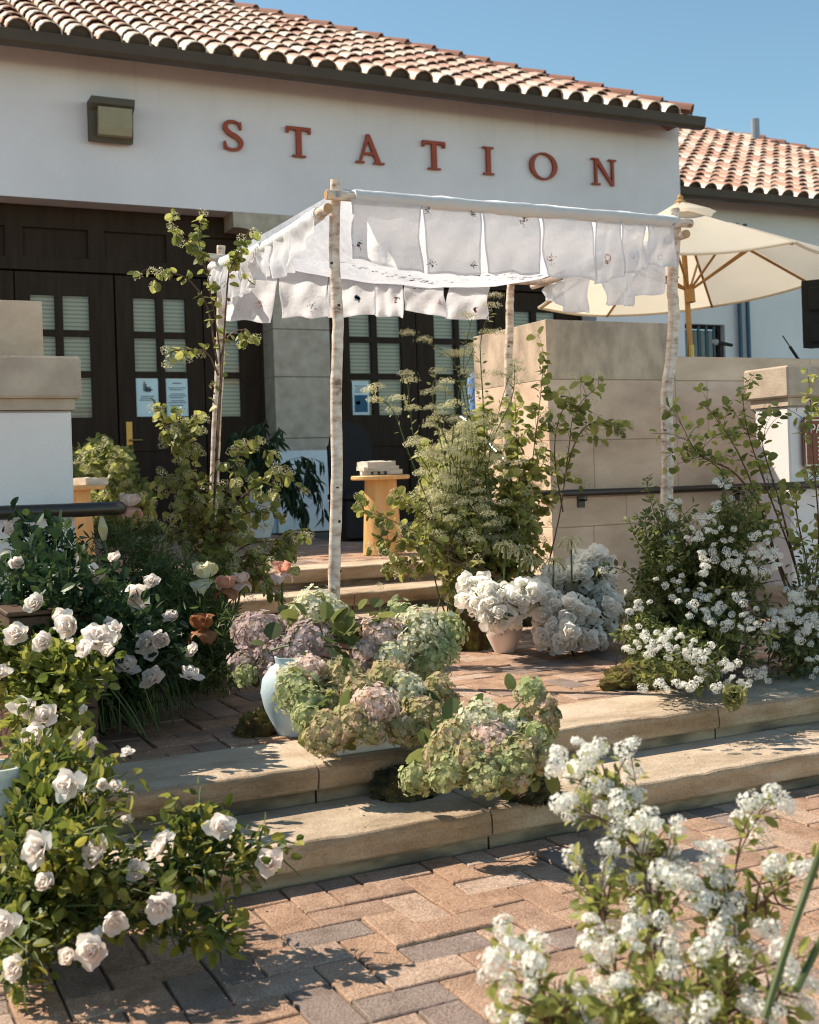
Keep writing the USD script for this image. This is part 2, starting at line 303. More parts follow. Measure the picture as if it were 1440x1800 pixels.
def cat(ms):
    ms = [(np.asarray(a.vertices), np.asarray(a.faces)) if isinstance(a, trimesh.Trimesh) else a for a in ms]
    vs, fs, o = [], [], 0
    for v, f in ms:
        f = np.asarray(f)
        if f.shape[1] == 4: f = np.vstack([f[:, [0, 1, 2]], f[:, [0, 2, 3]]])
        vs.append(v); fs.append(f + o); o += len(v)
    return np.vstack(vs), np.vstack(fs)


def bx(x0, x1, y0, y1, z0, z1, ch=0.0):
    if ch <= 0:
        b = trimesh.creation.box([x1 - x0, y1 - y0, z1 - z0]); b.apply_translation([(x0 + x1) / 2, (y0 + y1) / 2, (z0 + z1) / 2])
        return np.array(b.vertices), np.array(b.faces)
    p = []
    for sx, sy, sz in np.ndindex(2, 2, 2):
        c = np.array([(x0, x1)[sx], (y0, y1)[sy], (z0, z1)[sz]]); d = np.array([1 - 2 * sx, 1 - 2 * sy, 1 - 2 * sz]) * ch
        for a in range(3):
            q = c + d; q[a] = c[a]; p.append(q)
    h = trimesh.convex.convex_hull(np.array(p))
    return np.array(h.vertices), np.array(h.faces)


def ext(poly, y0, y1):
    """A shapely polygon in (x, z), extruded from y0 to y1."""
    out = []
    for g in getattr(poly, 'geoms', [poly]):
        e = trimesh.creation.extrude_polygon(g, abs(y1 - y0), engine='earcut')
        v = np.array(e.vertices); out.append((np.c_[v[:, 0], min(y0, y1) + v[:, 2], v[:, 1]], np.array(e.faces)[:, ::-1]))
    return cat(out)


def ext_x(poly, x0, x1):
    """A polygon in (y, z), extruded along x."""
    e = trimesh.creation.extrude_polygon(poly, x1 - x0, engine='earcut')
    v = np.array(e.vertices); return np.c_[x0 + v[:, 2], v[:, 0], v[:, 1]], np.array(e.faces)


def spline(pts, n):
    p = np.asarray(pts, float)
    if len(p) == 2: return p[0] + np.linspace(0, 1, n)[:, None] * (p[1] - p[0])
    q = np.vstack([2 * p[0] - p[1], p, 2 * p[-1] - p[-2]])
    s = np.linspace(0, len(p) - 1 - 1e-9, n); i = s.astype(int); t = (s - i)[:, None]
    a, b, c, d = q[i], q[i + 1], q[i + 2], q[i + 3]
    return .5 * (2 * b + (c - a) * t + (2 * a - 5 * b + 4 * c - d) * t ** 2 + (3 * b - a - 3 * c + d) * t ** 3)


def tube(pts, r, sides=6, cap=True):
    p = np.asarray(pts, float); n = len(p); r = np.broadcast_to(np.asarray(r, float), (n,)) if np.ndim(r) < 1 or len(np.atleast_1d(r)) == n else np.interp(np.linspace(0, 1, n), np.linspace(0, 1, len(r)), r)
    t = np.gradient(p, axis=0); t /= np.linalg.norm(t, axis=1, keepdims=True) + 1e-12
    ref = np.array([0, 0, 1.0]) if abs(t[:, 2]).mean() < .8 else np.array([0.3, 1.0, 0])
    a = np.cross(t, ref); a /= np.linalg.norm(a, axis=1, keepdims=True) + 1e-12
    b = np.cross(t, a); g = np.arange(sides) * 2 * np.pi / sides
    v = p[:, None] + r[:, None, None] * (np.cos(g)[None, :, None] * a[:, None] + np.sin(g)[None, :, None] * b[:, None])
    i, j = np.meshgrid(np.arange(n - 1), np.arange(sides), indexing='ij'); k = (j + 1) % sides
    f = np.stack([i * sides + j, (i + 1) * sides + j, (i + 1) * sides + k, i * sides + k], -1).reshape(-1, 4)
    v = v.reshape(-1, 3)
    f = np.vstack([f[:, [0, 1, 2]], f[:, [0, 2, 3]]])
    if cap:
        v = np.vstack([v, p[0], p[-1]]); o = len(v) - 2; s = np.arange(sides); s2 = (s + 1) % sides
        f = np.vstack([f, np.c_[np.full(sides, o), s, s2], np.c_[np.full(sides, o + 1), (n - 1) * sides + s2, (n - 1) * sides + s]])
    return v, f


def lathe(profile, loc, n=28):
    m_ = trimesh.creation.revolve(np.asarray(profile, float), sections=n)
    return np.array(m_.vertices) + np.asarray(loc, float), np.array(m_.faces)


def frames(d, nrm):
    x = d / (np.linalg.norm(d, axis=1, keepdims=True) + 1e-9)
    y = np.cross(nrm, x); y /= np.linalg.norm(y, axis=1, keepdims=True) + 1e-9
    return np.stack([x, y, np.cross(x, y)], -1)


def inst(tpl, M, pos, sc):
    v, f = tpl; n = len(pos)
    w = np.einsum('nij,vj->nvi', M * np.asarray(sc, float).reshape(-1, 1, 1), v) + pos[:, None]
    return w.reshape(-1, 3), (f[None] + (np.arange(n) * len(v))[:, None, None]).reshape(-1, 3)


def unit(a): return a / (np.linalg.norm(a, axis=-1, keepdims=True) + 1e-9)


def leaf(w=.5, rows=(.3, .7), fold=.12, bend=.12, shape=None):
    v = [(0, 0, 0)]
    for x in rows:
        ww = w / 2 * (shape(x) if shape else math.sin(math.pi * min(1, x * .95 + .06)) ** .7)
        z = -bend * x * x
        v += [(x, ww, z + fold * ww * 2), (x, 0, z), (x, -ww, z + fold * ww * 2)]
    v.append((1, 0, -bend)); f = [(0, 2, 1), (0, 3, 2)]
    for k in range(len(rows) - 1):
        a = 1 + 3 * k; b = a + 3
        f += [(a, a + 1, b), (a + 1, b + 1, b), (a + 1, a + 2, b + 1), (a + 2, b + 2, b + 1)]
    a = 1 + 3 * (len(rows) - 1); e = len(v) - 1
    f += [(a, a + 1, e), (a + 1, a + 2, e)]
    return np.array(v, float), np.array(f)


LEAF_ROSE = leaf(.62, (.2, .5, .8)); LEAF_ROUND = leaf(.82, (.25, .6, .88), shape=lambda x: math.sin(math.pi * min(1, x * .9 + .1)) ** .5)
LEAF_OVAL = leaf(.5, (.3, .7)); LEAF_LONG = leaf(.26, (.3, .65), bend=.25)
LEAF_FERN = leaf(.16, (.4, .75), bend=.1)


def petal(width, length, cup, curl, ruffle, seed, nu=5, nv=5):
    """A petal patch starting at the origin, growing along +x and cupped to +z."""
    r = np.random.default_rng(seed); u, v = np.meshgrid(np.linspace(-1, 1, nu), np.linspace(0, 1, nv), indexing='ij')
    w = width * np.sin(np.pi * (.12 + .72 * v)) ** .8 * (1 - .35 * (v > .99) * np.abs(u) ** 3)
    x = length * v * (1 - .14 * np.abs(u) ** 2 * v)
    y = u * w
    z = cup * v ** 2 * length + .5 * cup * (u ** 2) * w - curl * np.clip(v - .65, 0, 1) ** 2 * length * 4
    z = z + ruffle * v ** 2 * np.sin(u * 5 + r.uniform(0, 6)) * length + ruffle * .5 * r.normal(0, 1, u.shape) * length * v
    P = np.stack([x, y, z], -1).reshape(-1, 3); i, j = np.meshgrid(np.arange(nu - 1), np.arange(nv - 1), indexing='ij')
    q = np.stack([i * nv + j, (i + 1) * nv + j, (i + 1) * nv + j + 1, i * nv + j + 1], -1).reshape(-1, 4)
    return P, np.vstack([q[:, [0, 1, 2]], q[:, [0, 2, 3]]])


def rot_zy(v, tilt, az, r0, z0):
    """Tilt a petal up from horizontal by tilt, push it out by r0, turn it by az."""
    c, s = math.cos(tilt), math.sin(tilt); x = v[:, 0] * c - v[:, 2] * s; z = v[:, 0] * s + v[:, 2] * c
    x = x + r0; c, s = math.cos(az), math.sin(az)
    return np.c_[x * c - v[:, 1] * s, x * s + v[:, 1] * c, z + z0]


def rose(seed, openness=.5, n=26):
    """A many-petalled bloom of unit radius facing +z."""
    r = np.random.default_rng(seed); ms = []
    for k in range(n):
        t = k / (n - 1)                                        # 0 innermost
        tilt = math.radians(88 - (35 + 60 * openness) * t ** 1.1 + r.normal(0, 5))
        ln = .45 + .5 * t; p = petal(.25 + .28 * t, ln, .55 - .35 * t, .10 * t, .035, r.integers(1e6), 5, 5)
        ms.append((rot_zy(p[0], tilt, k * 2.4 + r.normal(0, .15), .03 + .17 * t, -.12 * t), p[1]))
    return cat(ms)


ROSES = [rose(s, o, n) for s, o, n in ((1, .35, 26), (2, .55, 24), (3, .75, 20), (4, .95, 16), (5, .15, 22), (6, .9, 14), (7, .65, 22))]
BUD = rose(9, 0.0, 9)
SMALLROSE = [rose(s, o, 14) for s, o in ((11, .35), (12, .55), (13, .7), (14, .45))]
HEART = (lambda: inst((np.array([(0, 0, 0), (.03, 0, .16), (-.03, 0, .16), (0, .03, .16)], float), np.array([(0, 1, 2), (0, 2, 3), (0, 3, 1)])), frames(unit(np.random.default_rng(3).normal(0, .6, (22, 3)) + [0, 0, 1.4])[:, [2, 0, 1]] * 0 + unit(np.random.default_rng(3).normal(0, .5, (22, 3)) + [.2, 0, 0]), np.tile([0, 0, 1.0], (22, 1))), np.random.default_rng(4).normal(0, .07, (22, 3)) + [0, 0, .12], np.ones(22)))()


def floret(npet, w, cup=.15):
    vs = [(0, 0, 0)]; fs = []
    for k in range(npet):
        a = 2 * np.pi * k / npet; c, s = math.cos(a), math.sin(a); o = len(vs)
        for x, y, z in ((.3, w * .55, cup * .3), (.8, w, cup), (1, w * .1, cup * 1.1), (.8, -w, cup), (.3, -w * .55, cup * .3)):
            vs.append((x * c - y * s, x * s + y * c, z))
        fs += [(0, o + 1, o), (0, o + 2, o + 1), (0, o + 3, o + 2), (0, o + 4, o + 3)]
    return np.array(vs, float), np.array(fs)


HYF = floret(4, .52); SPF = floret(5, .33)
TINY = (np.array([(0, 0, 0), (1, .35, .2), (1, -.35, .2), (-.6, .8, .25), (-.1, 1, .2), (-.6, -.8, .25), (-.1, -1, .2)], float), np.array([(0, 2, 1), (0, 4, 3), (0, 5, 6)]))


def ball(tpl, n, rad, sc, seed, top=-.6, jitter=.12, flatten=1.0):
    """n florets over a rounded head of radius rad."""
    r = np.random.default_rng(seed); k = np.arange(n) + .5
    z = 1 - (1 - top) * k / n; a = k * 2.39996 + r.uniform(0, 6)
    d = np.c_[np.sqrt(np.clip(1 - z * z, 0, 1)) * np.cos(a), np.sqrt(np.clip(1 - z * z, 0, 1)) * np.sin(a), z]
    pos = d * rad * (1 + r.normal(0, jitter, (n, 1))) * [1, 1, flatten]
    nr = unit(d + r.normal(0, .3, (n, 3))); x = unit(np.cross(nr, r.normal(0, 1, (n, 3))))
    return inst(tpl, frames(x, nr), pos, sc * r.uniform(.75, 1.2, n))


def facing(n):
    z = unit(np.asarray(n, float)); x = unit(np.cross([.3, .2, 1.0], z)); return np.stack([x, np.cross(z, x), z], -1)


def placed(tpl, pos, s, n, spin=0.0):
    v, f = tpl; c, q = math.cos(spin), math.sin(spin); v = v @ np.array([[c, q, 0], [-q, c, 0], [0, 0, 1]])
    return v * s @ facing(n).T + np.asarray(pos, float), f


def bezier(a, b, seed_r, lift=.25, n=8):
    d = b - a; ln = np.linalg.norm(d)
    c = a + d * [.25, .25, .55] + seed_r.normal(0, .08, 3) * ln + [0, 0, lift * ln]
    t = np.linspace(0, 1, n)[:, None]
    return (1 - t) ** 2 * a + 2 * t * (1 - t) * c + t * t * b


def in_blob(b, r, n):
    """n random points in an ellipsoid given by (u, v, depth, half width px, half height px, half depth m)."""
    u, v, t, ru, rv, rt = b[:6]; p = unit(r.normal(0, 1, (n, 3))) * r.uniform(0, 1, (n, 1)) ** (1 / 2.4)
    return np.array([at(u + ru * q[0], v + rv * q[1], t + rt * q[2]) for q in p])


def leaves_along(paths, tpl, per_m, size, r, start=.35, spread=.5, upward=.5, off=.02, droop=0.0):
    pos, d, nr = [], [], []
    for p in paths:
        seg = np.linalg.norm(np.diff(p, axis=0), axis=1); ln = seg.sum(); k = max(2, int(ln * (1 - start) * per_m))
        s = r.uniform(start, 1.0, k) * (len(p) - 1.001); i = s.astype(int); f = (s - i)[:, None]
        q = p[i] * (1 - f) + p[i + 1] * f; tg = unit(p[i + 1] - p[i])
        side = unit(np.cross(tg, r.normal(0, 1, (k, 3))))
        pos.append(q + side * off * r.uniform(.2, 1, (k, 1))); d.append(unit(tg * .45 + side * (1 - spread * .3) + r.normal(0, .25, (k, 3)) - [0, 0, droop])); nr.append(unit(r.normal(0, .7, (k, 3)) + [0, 0, upward + .4]))
    pos, d, nr = np.vstack(pos), np.vstack(d), np.vstack(nr)
    return pos, frames(d, nr), size * r.uniform(.6, 1.15, len(pos))


def branch_mesh(paths, r0, r1, sides=4): return cat([tube(p, np.linspace(r0, r1, len(p)), sides, False) for p in paths])


# ------------------------------------------------------------------ ground and paving
single('ground', bx(-150, 150, -150, 150, -.30, -.06), 'sand', kind='structure')


def herring(x0, x1, y0, y1, L_=.24, z=0.0):
    W = L_ / 2; out = []
    for i in range(int(math.floor(x0 / W)) - 2, int(math.ceil(x1 / W)) + 2):
        for j in range(int(math.floor(y0 / W)) - 2, int(math.ceil(y1 / W)) + 2):
            k = (i - j) % 4
            if k == 0: out.append((i * W, (i + 2) * W, j * W, (j + 1) * W))
            elif k == 3: out.append((i * W, (i + 1) * W, j * W, (j + 2) * W))
    return [(max(a, x0), min(b, x1), max(c, y0), min(d, y1)) for a, b, c, d in out if min(b, x1) - max(a, x0) > .02 and min(d, y1) - max(c, y0) > .02]


def brick_mesh(a, b, c, d, z, r):
    g = .0034; dz = r.normal(0, .0022); tx, ty = r.normal(0, .006, 2); e = .0032
    a, b, c, d = a + g, b - g, c + g, d - g
    jit = r.normal(0, .0022, (4, 2))
    base = np.array([(a, c), (b, c), (b, d), (a, d)]) + jit; cen = base.mean(0)
    ins = base + np.sign(cen - base) * e
    def zz(q): return z + dz + (q - cen) @ [tx, ty]
    v = np.vstack([np.c_[base, np.full(4, z - .045)], np.c_[base, zz(base) - e * .8], np.c_[ins, zz(ins)]])
    f = []
    for o in (0, 4):
        for k in range(4):
            n = (k + 1) % 4; f += [(o + k, o + n, o + 4 + n), (o + k, o + 4 + n, o + 4 + k)]
    f += [(8, 9, 10), (8, 10, 11)]
    return v, np.array(f)


def pave(name, x0, x1, y0, y1, z, seed, most=300, as_parts=True):
    r = np.random.default_rng(seed); B = herring(x0, x1, y0, y1)
    base = thing(name, kind='structure', loc=(0, 0, z))
    part(base, 'bed', bx(x0, x1, y0, y1, z - .22, z - .0085), 'sand')
    def key(q):
        c = np.array([(q[0] + q[1]) / 2, (q[2] + q[3]) / 2, z]); u, v, t = pix(c)
        return t if t > .5 and -60 < u < 1500 and -60 < v < 1860 else 1e6 + np.linalg.norm(c - EYE)
    B.sort(key=key); rest = []
    for n, q in enumerate(B):
        mm = brick_mesh(*q, z, r)
        if as_parts and n < most and key(q) < 1e6: part(base, 'brick', mm, 'brick')
        else: rest.append(mm)
    if rest: part(base, 'far_bricks', cat(rest), 'far_brick', kind='stuff')


pave('lower_pavement', -4.0, 9.0, -3.0, 3.47, 0.0, 1)
pave('landing_pavement', -2.5, 9.0, 4.27, 6.60, .26, 2)
pave('upper_pavement', -3.0, 4.37, 7.80, 13.6, .65, 3, as_parts=False)
single('terrace_floor', bx(4.372, 19, 7.12, 14.6, .30, .648), 'sand', kind='structure')
single('terrace_fill', bx(-3, 4.37, 7.75, 13.6, .0, .42), 'sand', kind='structure')


def step_profile(y0, y1, z0, z1, nose=.085):
    """A tread stone with a rounded nose standing a little proud of its riser."""
    p = [(y1, z0), (y1, z1), (y0 + .022, z1)]
    for a in np.linspace(90, 180, 5): p.append((y0 + .022 + .022 * math.cos(math.radians(a)), z1 - .022 + .022 * math.sin(math.radians(a))))
    p += [(y0, z0 + .008), (y0 + .008, z0)]
    return Polygon(p)


def steps(name, rows, r):
    base = thing(name, kind='structure', loc=(rows[0][4][0], rows[0][0], 0))
    for y0, y1, z0, z1, xs in rows:
        for a, b in zip(xs[:-1], xs[1:]):
            v, f = ext_x(step_profile(y0, y1, z1 - .088, z1, .16), a + .003, b - .003)
            # subdivide along x and wear the edge
            tm = trimesh.Trimesh(v, f, process=False); v, f = trimesh.remesh.subdivide_to_size(tm.vertices, tm.faces, .09, max_iter=9)
            wear = (meshkit.fbm(np.c_[v[:, 0] * 3, v[:, 1] * 5, v[:, 2] * 5], 3, 5) - .5) + .55 * (meshkit.fbm(v * 26, 3, 8) - .5) - .9 * np.clip(meshkit.fbm(v * 11, 2, 12) - .68, 0, 1)
            edge = np.clip((y0 + .10 - v[:, 1]) / .10, 0, 1) * np.clip((v[:, 2] - z1 + .075) / .04, 0, 1)
            v = v + np.c_[np.zeros(len(v)), wear * .032 * edge, wear * .020 * edge + r.normal(0, .0015)]
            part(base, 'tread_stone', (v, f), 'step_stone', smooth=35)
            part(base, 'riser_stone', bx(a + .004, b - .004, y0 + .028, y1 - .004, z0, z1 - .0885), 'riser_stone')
    return base


r_ = np.random.default_rng(5)
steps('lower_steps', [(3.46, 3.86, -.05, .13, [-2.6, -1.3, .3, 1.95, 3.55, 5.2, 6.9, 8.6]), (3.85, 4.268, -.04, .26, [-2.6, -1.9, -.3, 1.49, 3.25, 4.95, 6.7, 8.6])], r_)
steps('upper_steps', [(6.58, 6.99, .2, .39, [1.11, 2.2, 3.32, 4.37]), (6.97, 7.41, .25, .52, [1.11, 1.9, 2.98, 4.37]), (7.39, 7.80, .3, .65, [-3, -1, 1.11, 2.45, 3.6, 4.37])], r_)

# ------------------------------------------------------------------ station building
YW, YD = 13.0, 13.35
st = thing('station_building', 'long white stucco station with red barrel tile roof, brown doors and STATION lettering', 'station building', (4.0, YW, .65))
OPEN = [(.85, 4.65), (5.35, 9.15)]
ZL = 4.30
part(st, 'wall', bx(-5, 10.6, YW, YW + .42, ZL, 6.02), 'stucco')
for a, b in ((-5, .85), (9.15, 10.6)):
    part(st, 'wall', bx(a, b, YW, YW + .42, .6, ZL - .002), 'stucco')
part(st, 'end_wall', bx(10.18, 10.6, YW + .42, 20, .6, 6.02), 'stucco')
# stone pier between the two openings, in courses, with its shouldered corbels
zc = [.6, 1.02, 1.72, 2.43, 2.98, 3.55]
for a, b in zip(zc[:-1], zc[1:]):
    part(st, 'pier_stone', bx(4.65, 5.35, YW - .02, YW + .40, a + .002, b - .002, .006), 'pier_stone')


def corbel(xj, sgn):
    """Head of the pier: a quarter hollow and a square shoulder up to the lintel; sgn -1 runs to the left of the jamb xj."""
    p = [(xj, 3.55)]
    for a in np.linspace(0, 90, 10):
        p.append((xj + sgn * .34 * (1 - math.cos(math.radians(a))), 3.70 + .42 * math.sin(math.radians(a))))
    p += [(xj + sgn * .43, 4.12), (xj + sgn * .43, ZL - .003)]
    return p


l_, r2 = corbel(4.65, -1), corbel(5.35, 1)
part(st, 'pier_head', ext(Polygon(l_ + r2[::-1]), YW - .02, YW + .40), 'pier_stone')
for xj, sg, xo in ((.85, 1, .80), (9.15, -1, 9.20)):
    part(st, 'pier_head', ext(Polygon(corbel(xj, sg) + [(xo, ZL - .003), (xo, 3.55)]), YW - .02, YW + .40), 'pier_stone')


def door_leaf(x0, x1, cols, handle=None):
    z0, z1 = .672, 3.58; P = sbox(x0, z0, x1, z1); holes = []
    for c0, c1 in cols:
        for a, b in ((2.0, 2.44), (2.51, 2.89), (2.96, 3.34)): holes.append((c0, c1, a, b))
    P = P.difference(unary_union([sbox(c0, a, c1, b) for c0, c1, a, b in holes]))
    mid = (x0 + x1) / 2; lows = [(x0 + .13, x1 - .13, .92, 1.62)] if x1 - x0 > .5 else []
    for q in lows: P = P.difference(sbox(q[0], q[2], q[1], q[3]))
    d = part(st, 'door', ext(P, YD, YD + .055), 'brown_wood')
    for q in lows: part(d, 'door_panel', bx(q[0], q[1], YD + .02, YD + .045, q[2], q[3]), 'brown_wood')
    for c0, c1, a, b in holes:
        part(d, 'pane', bx(c0, c1, YD + .022, YD + .027, a, b), 'glass')
        part(d, 'blind', bx(c0, c1, YD + .075, YD + .080, a, b), 'blind')
    if handle:
        part(d, 'handle', cat([bx(handle - .035, handle + .035, YD - .012, YD, 1.60, 1.95, .004), tube([(handle, YD - .01, 1.74), (handle, YD - .06, 1.74), (handle + .13, YD - .065, 1.74)], .011, 8)]), 'brass')


for x0, x1 in OPEN:
    fr = sbox(x0, .6, x1, ZL).difference(unary_union([sbox(x0 + .04, .6, x1 - .04, 3.6)]))
    for k in range(4):
        w = (x1 - x0 - .3) / 4; fr = fr.difference(sbox(x0 + .15 + k * w + .09, 3.74, x0 + .15 + (k + 1) * w - .09, 4.06))
    t_ = part(st, 'transom', ext(fr, YD - .02, YD + .09), 'brown_wood')
    for k in range(4):
        w = (x1 - x0 - .3) / 4; part(t_, 'transom_panel', bx(x0 + .15 + k * w + .09, x0 + .15 + (k + 1) * w - .09, YD + .02, YD + .06, 3.74, 4.06), 'brown_wood')
door_leaf(.90, 1.86, [(1.05, 1.36), (1.43, 1.70)])
door_leaf(1.875, 2.925, [(2.03, 2.29), (2.37, 2.66)])
door_leaf(2.945, 3.93, [(3.14, 3.40), (3.48, 3.74)], 3.05)
door_leaf(3.945, 4.61, [(4.10, 4.37)])
door_leaf(5.39, 6.66, [(5.76, 6.05), (6.13, 6.46)])
door_leaf(6.675, 7.79, [(6.92, 7.21), (7.28, 7.58)])
door_leaf(7.805, 9.11, [(8.08, 8.36), (8.44, 8.75)])
part(st, 'interior', bx(.7, 9.4, YD + .14, YD + .2, .6, 4.4), 'brown_wood')
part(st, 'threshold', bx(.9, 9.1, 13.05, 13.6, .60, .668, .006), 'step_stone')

# eaves, gutter and roof
PITCH = math.radians(27.5); tp = math.tan(PITCH)
YE, ZE = 12.52, 5.83


def eaves(t, x0, x1, yw, ye, z, endcap):
    part(t, 'soffit', ext_x(Polygon([(ye + .06, z - .03), (yw + .1, z + .14), (yw + .1, z + .165), (ye + .06, z - .005)]), x0, x1 - (.05 if endcap else 0)), 'fascia')
    pr = [(ye + .058, z - .085), (ye - .01, z - .08), (ye - .035, z - .045), (ye - .05, z + .02), (ye - .06, z + .062), (ye - .05, z + .066), (ye - .03, z + .02), (ye + .058, z + .02)]
    part(t, 'gutter', ext_x(Polygon(pr), x0, x1), 'fascia')


eaves(st, -5, 10.62, YW, YE - .02, ZE - .03, True)
BAR = None


def barrel(w=.13, ln=.46, lift=.02, n=7, th=.013):
    """A half-round tapered clay tile, its lower end at the origin, running up +y; closed at its thick lower lip."""
    a = np.linspace(0, np.pi, n); vs = []
    for y, rr, dz in ((0, w, lift), (ln, w * .80, 0)):
        for k in (rr, rr - th): vs.append(np.c_[np.cos(a) * k, np.full(n, y), np.sin(a) * k * .95 + dz])
    o0, i0, o1, i1 = (np.arange(n) + n * k for k in range(4)); f = []
    for k in range(n - 1):
        f += [(o0[k], o0[k + 1], o1[k + 1]), (o0[k], o1[k + 1], o1[k]), (i0[k], i1[k + 1], i0[k + 1]), (i0[k], i1[k], i1[k + 1]), (o0[k], i0[k + 1], o0[k + 1]), (o0[k], i0[k], i0[k + 1])]
    return np.vstack(vs), np.array(f)


def tiled_roof(t, x0, x1, ye, ze, nrow, hip_x, seed, most, sp=.305, expo=.355, z_sub=.05):
    """Barrel tiles on a slope that rises towards +y, cut at the hip that starts at (hip_x, ye)."""
    r = np.random.default_rng(seed); cp, s_p = math.cos(PITCH), math.sin(PITCH); TL = []; back = nrow * expo * cp
    hx = hip_x - back
    rf = part(t, 'roof', (np.array([(x0, ye, ze - z_sub), (hip_x, ye, ze - z_sub), (hx, ye + back, ze + back * tp - z_sub), (x0, ye + back, ze + back * tp - z_sub), (hip_x, ye + 2 * back, ze - z_sub), (x0, ye + 2 * back, ze - z_sub)], float),
                          np.array([(0, 1, 2), (0, 2, 3), (1, 4, 2), (3, 2, 4), (3, 4, 5)])), 'tile_pan')
    M = np.array([[1, 0, 0], [0, cp, -s_p], [0, s_p, cp]]); base = barrel(); pan = []
    for j in range(nrow):
        for i in range(int((x1 - x0) / sp) + 1):
            x = x0 + i * sp; y = ye + j * expo * cp; z = ze + j * expo * s_p
            if x > hip_x - (y - ye) - .12: continue
            sc = np.array([1 + r.normal(0, .02), 1, 1 + r.normal(0, .04)]); q = base[0] * sc; yaw = r.normal(0, .012)
            q = q + np.c_[q[:, 1] * yaw, np.full(len(q), r.normal(0, .008)), np.full(len(q), abs(r.normal(0, .004)))]
            TL.append((np.array([x, y, z]), q @ M.T + [x, y, z]))
            pv = np.array([(sp / 2 + (k - 2) * .085, yy, (.5 if abs(k - 2) == 2 else .12 if abs(k - 2) == 1 else 0) * .10 - .045 + (.02 if yy == 0 else .0)) for yy in (0, expo + .05) for k in range(5)])
            pf = np.array([(k, k + 1, 5 + k) for k in range(4)] + [(k + 1, 6 + k, 5 + k) for k in range(4)])
            pan.append((pv @ M.T + [x, y, z], pf))
    ang = np.linspace(0, np.pi, 9); plug = []
    for i in range(int((x1 - x0) / sp) + 1):
        x = x0 + i * sp
        if x > hip_x - .12: continue
        q = np.vstack([[0, .03, -.02]] + [[math.cos(a) * .116, .03, math.sin(a) * .11 + .02] for a in ang]); plug.append((q @ M.T + [x, ye, ze], np.array([(0, k + 2, k + 1) for k in range(8)])))
    part(rf, 'tile_stops', cat(plug), 'fascia', kind='stuff')
    part(rf, 'pan_tiles', cat(pan), 'far_tile', kind='stuff')
    def key(q):
        u, v, d = pix(q[0]); return d if d > 1 and -40 < u < 1480 and -60 < v < 900 else 1e6 + d
    TL.sort(key=key); rest = []
    for n, q in enumerate(TL):
        if n < most and key(q) < 1e6: part(rf, 'roof_tile', (q[1], base[1]), 'roof_tile', smooth=40)
        else: rest.append((q[1], base[1]))
    if rest: part(rf, 'far_roof_tiles', cat(rest), 'far_tile', kind='stuff')
    # hip caps, up the hip line
    hv = unit(np.array([-1, 1, tp])); side = unit(np.cross(hv, [0, 0, 1.0])); upv = np.cross(side, hv); n = int(back * 1.5 / .40)
    for k in range(n):
        b = barrel(.125, .50, .03); p0 = np.array([hip_x, ye + .0, ze + .035]) + hv * (k * .42)
        if p0[1] - ye > back: break
        part(rf, 'ridge_tile', (b[0] @ np.stack([side, hv, upv]) + p0, b[1]), 'ridge_tile', smooth=40)
    for k in range(int((hx - x0) / .42)):
        b = barrel(.125, .50, .03); p0 = np.array([x0 + k * .42, ye + back, ze + back * tp + .0])
        if -60 < pix(p0)[0] < 1500 and pix(p0)[1] > -60: part(rf, 'ridge_tile', (b[0][:, [1, 0, 2]] + p0, b[1][:, ::-1]), 'ridge_tile', smooth=40)
    return rf


tiled_roof(st, -3.0, 10.75, YE, ZE + .03, 17, 10.42, 21, 300)

# the word on the wall
def T_(): return [sbox(.24, 0, .36, .96), sbox(.0, .90, .60, 1.0), sbox(.14, 0, .46, .05), Polygon([(0, 1), (.07, 1), (.05, .80), (0, .80)]), Polygon([(.6, 1), (.53, 1), (.55, .80), (.6, .80)])]
def I_(): return [sbox(.11, 0, .23, 1), sbox(.01, 0, .33, .05), sbox(.01, .95, .33, 1)]
def A_(): return [Polygon([(.08, 0), (.14, 0), (.42, .9), (.36, 1)]), Polygon([(.34, 1), (.44, 1), (.80, 0), (.66, 0), (.33, .92)]), sbox(.2, .30, .62, .37), sbox(-.02, 0, .25, .05), sbox(.56, 0, .90, .05)]
def N_(): return [sbox(.09, 0, .16, 1), sbox(.70, 0, .77, 1), Polygon([(.05, 1), (.21, 1), (.77, .0), (.70, .0)]), sbox(-.02, 0, .27, .05), sbox(.60, .95, .87, 1), sbox(-.02, .95, .16, 1)]
def O_(): return [shapely.affinity.scale(Point(.45, .5).buffer(1, 24), .45, .52).difference(shapely.affinity.scale(Point(.45, .5).buffer(1, 24), .32, .465))]


def S_():
    q = spline([(.50, .76), (.44, .93), (.28, .98), (.11, .92), (.07, .74), (.18, .58), (.38, .46), (.51, .29), (.45, .09), (.27, .02), (.10, .07), (.04, .25)], 60)
    w = np.interp(np.linspace(0, 1, 60), [0, .12, .25, .5, .75, .88, 1], [.025, .03, .05, .075, .05, .03, .025])
    return [Point(*a).buffer(b).union(Point(*c).buffer(d)).convex_hull for a, b, c, d in zip(q[:-1], w[:-1], q[1:], w[1:])] + [sbox(.48, .72, .525, .97), sbox(.02, .03, .06, .29)]


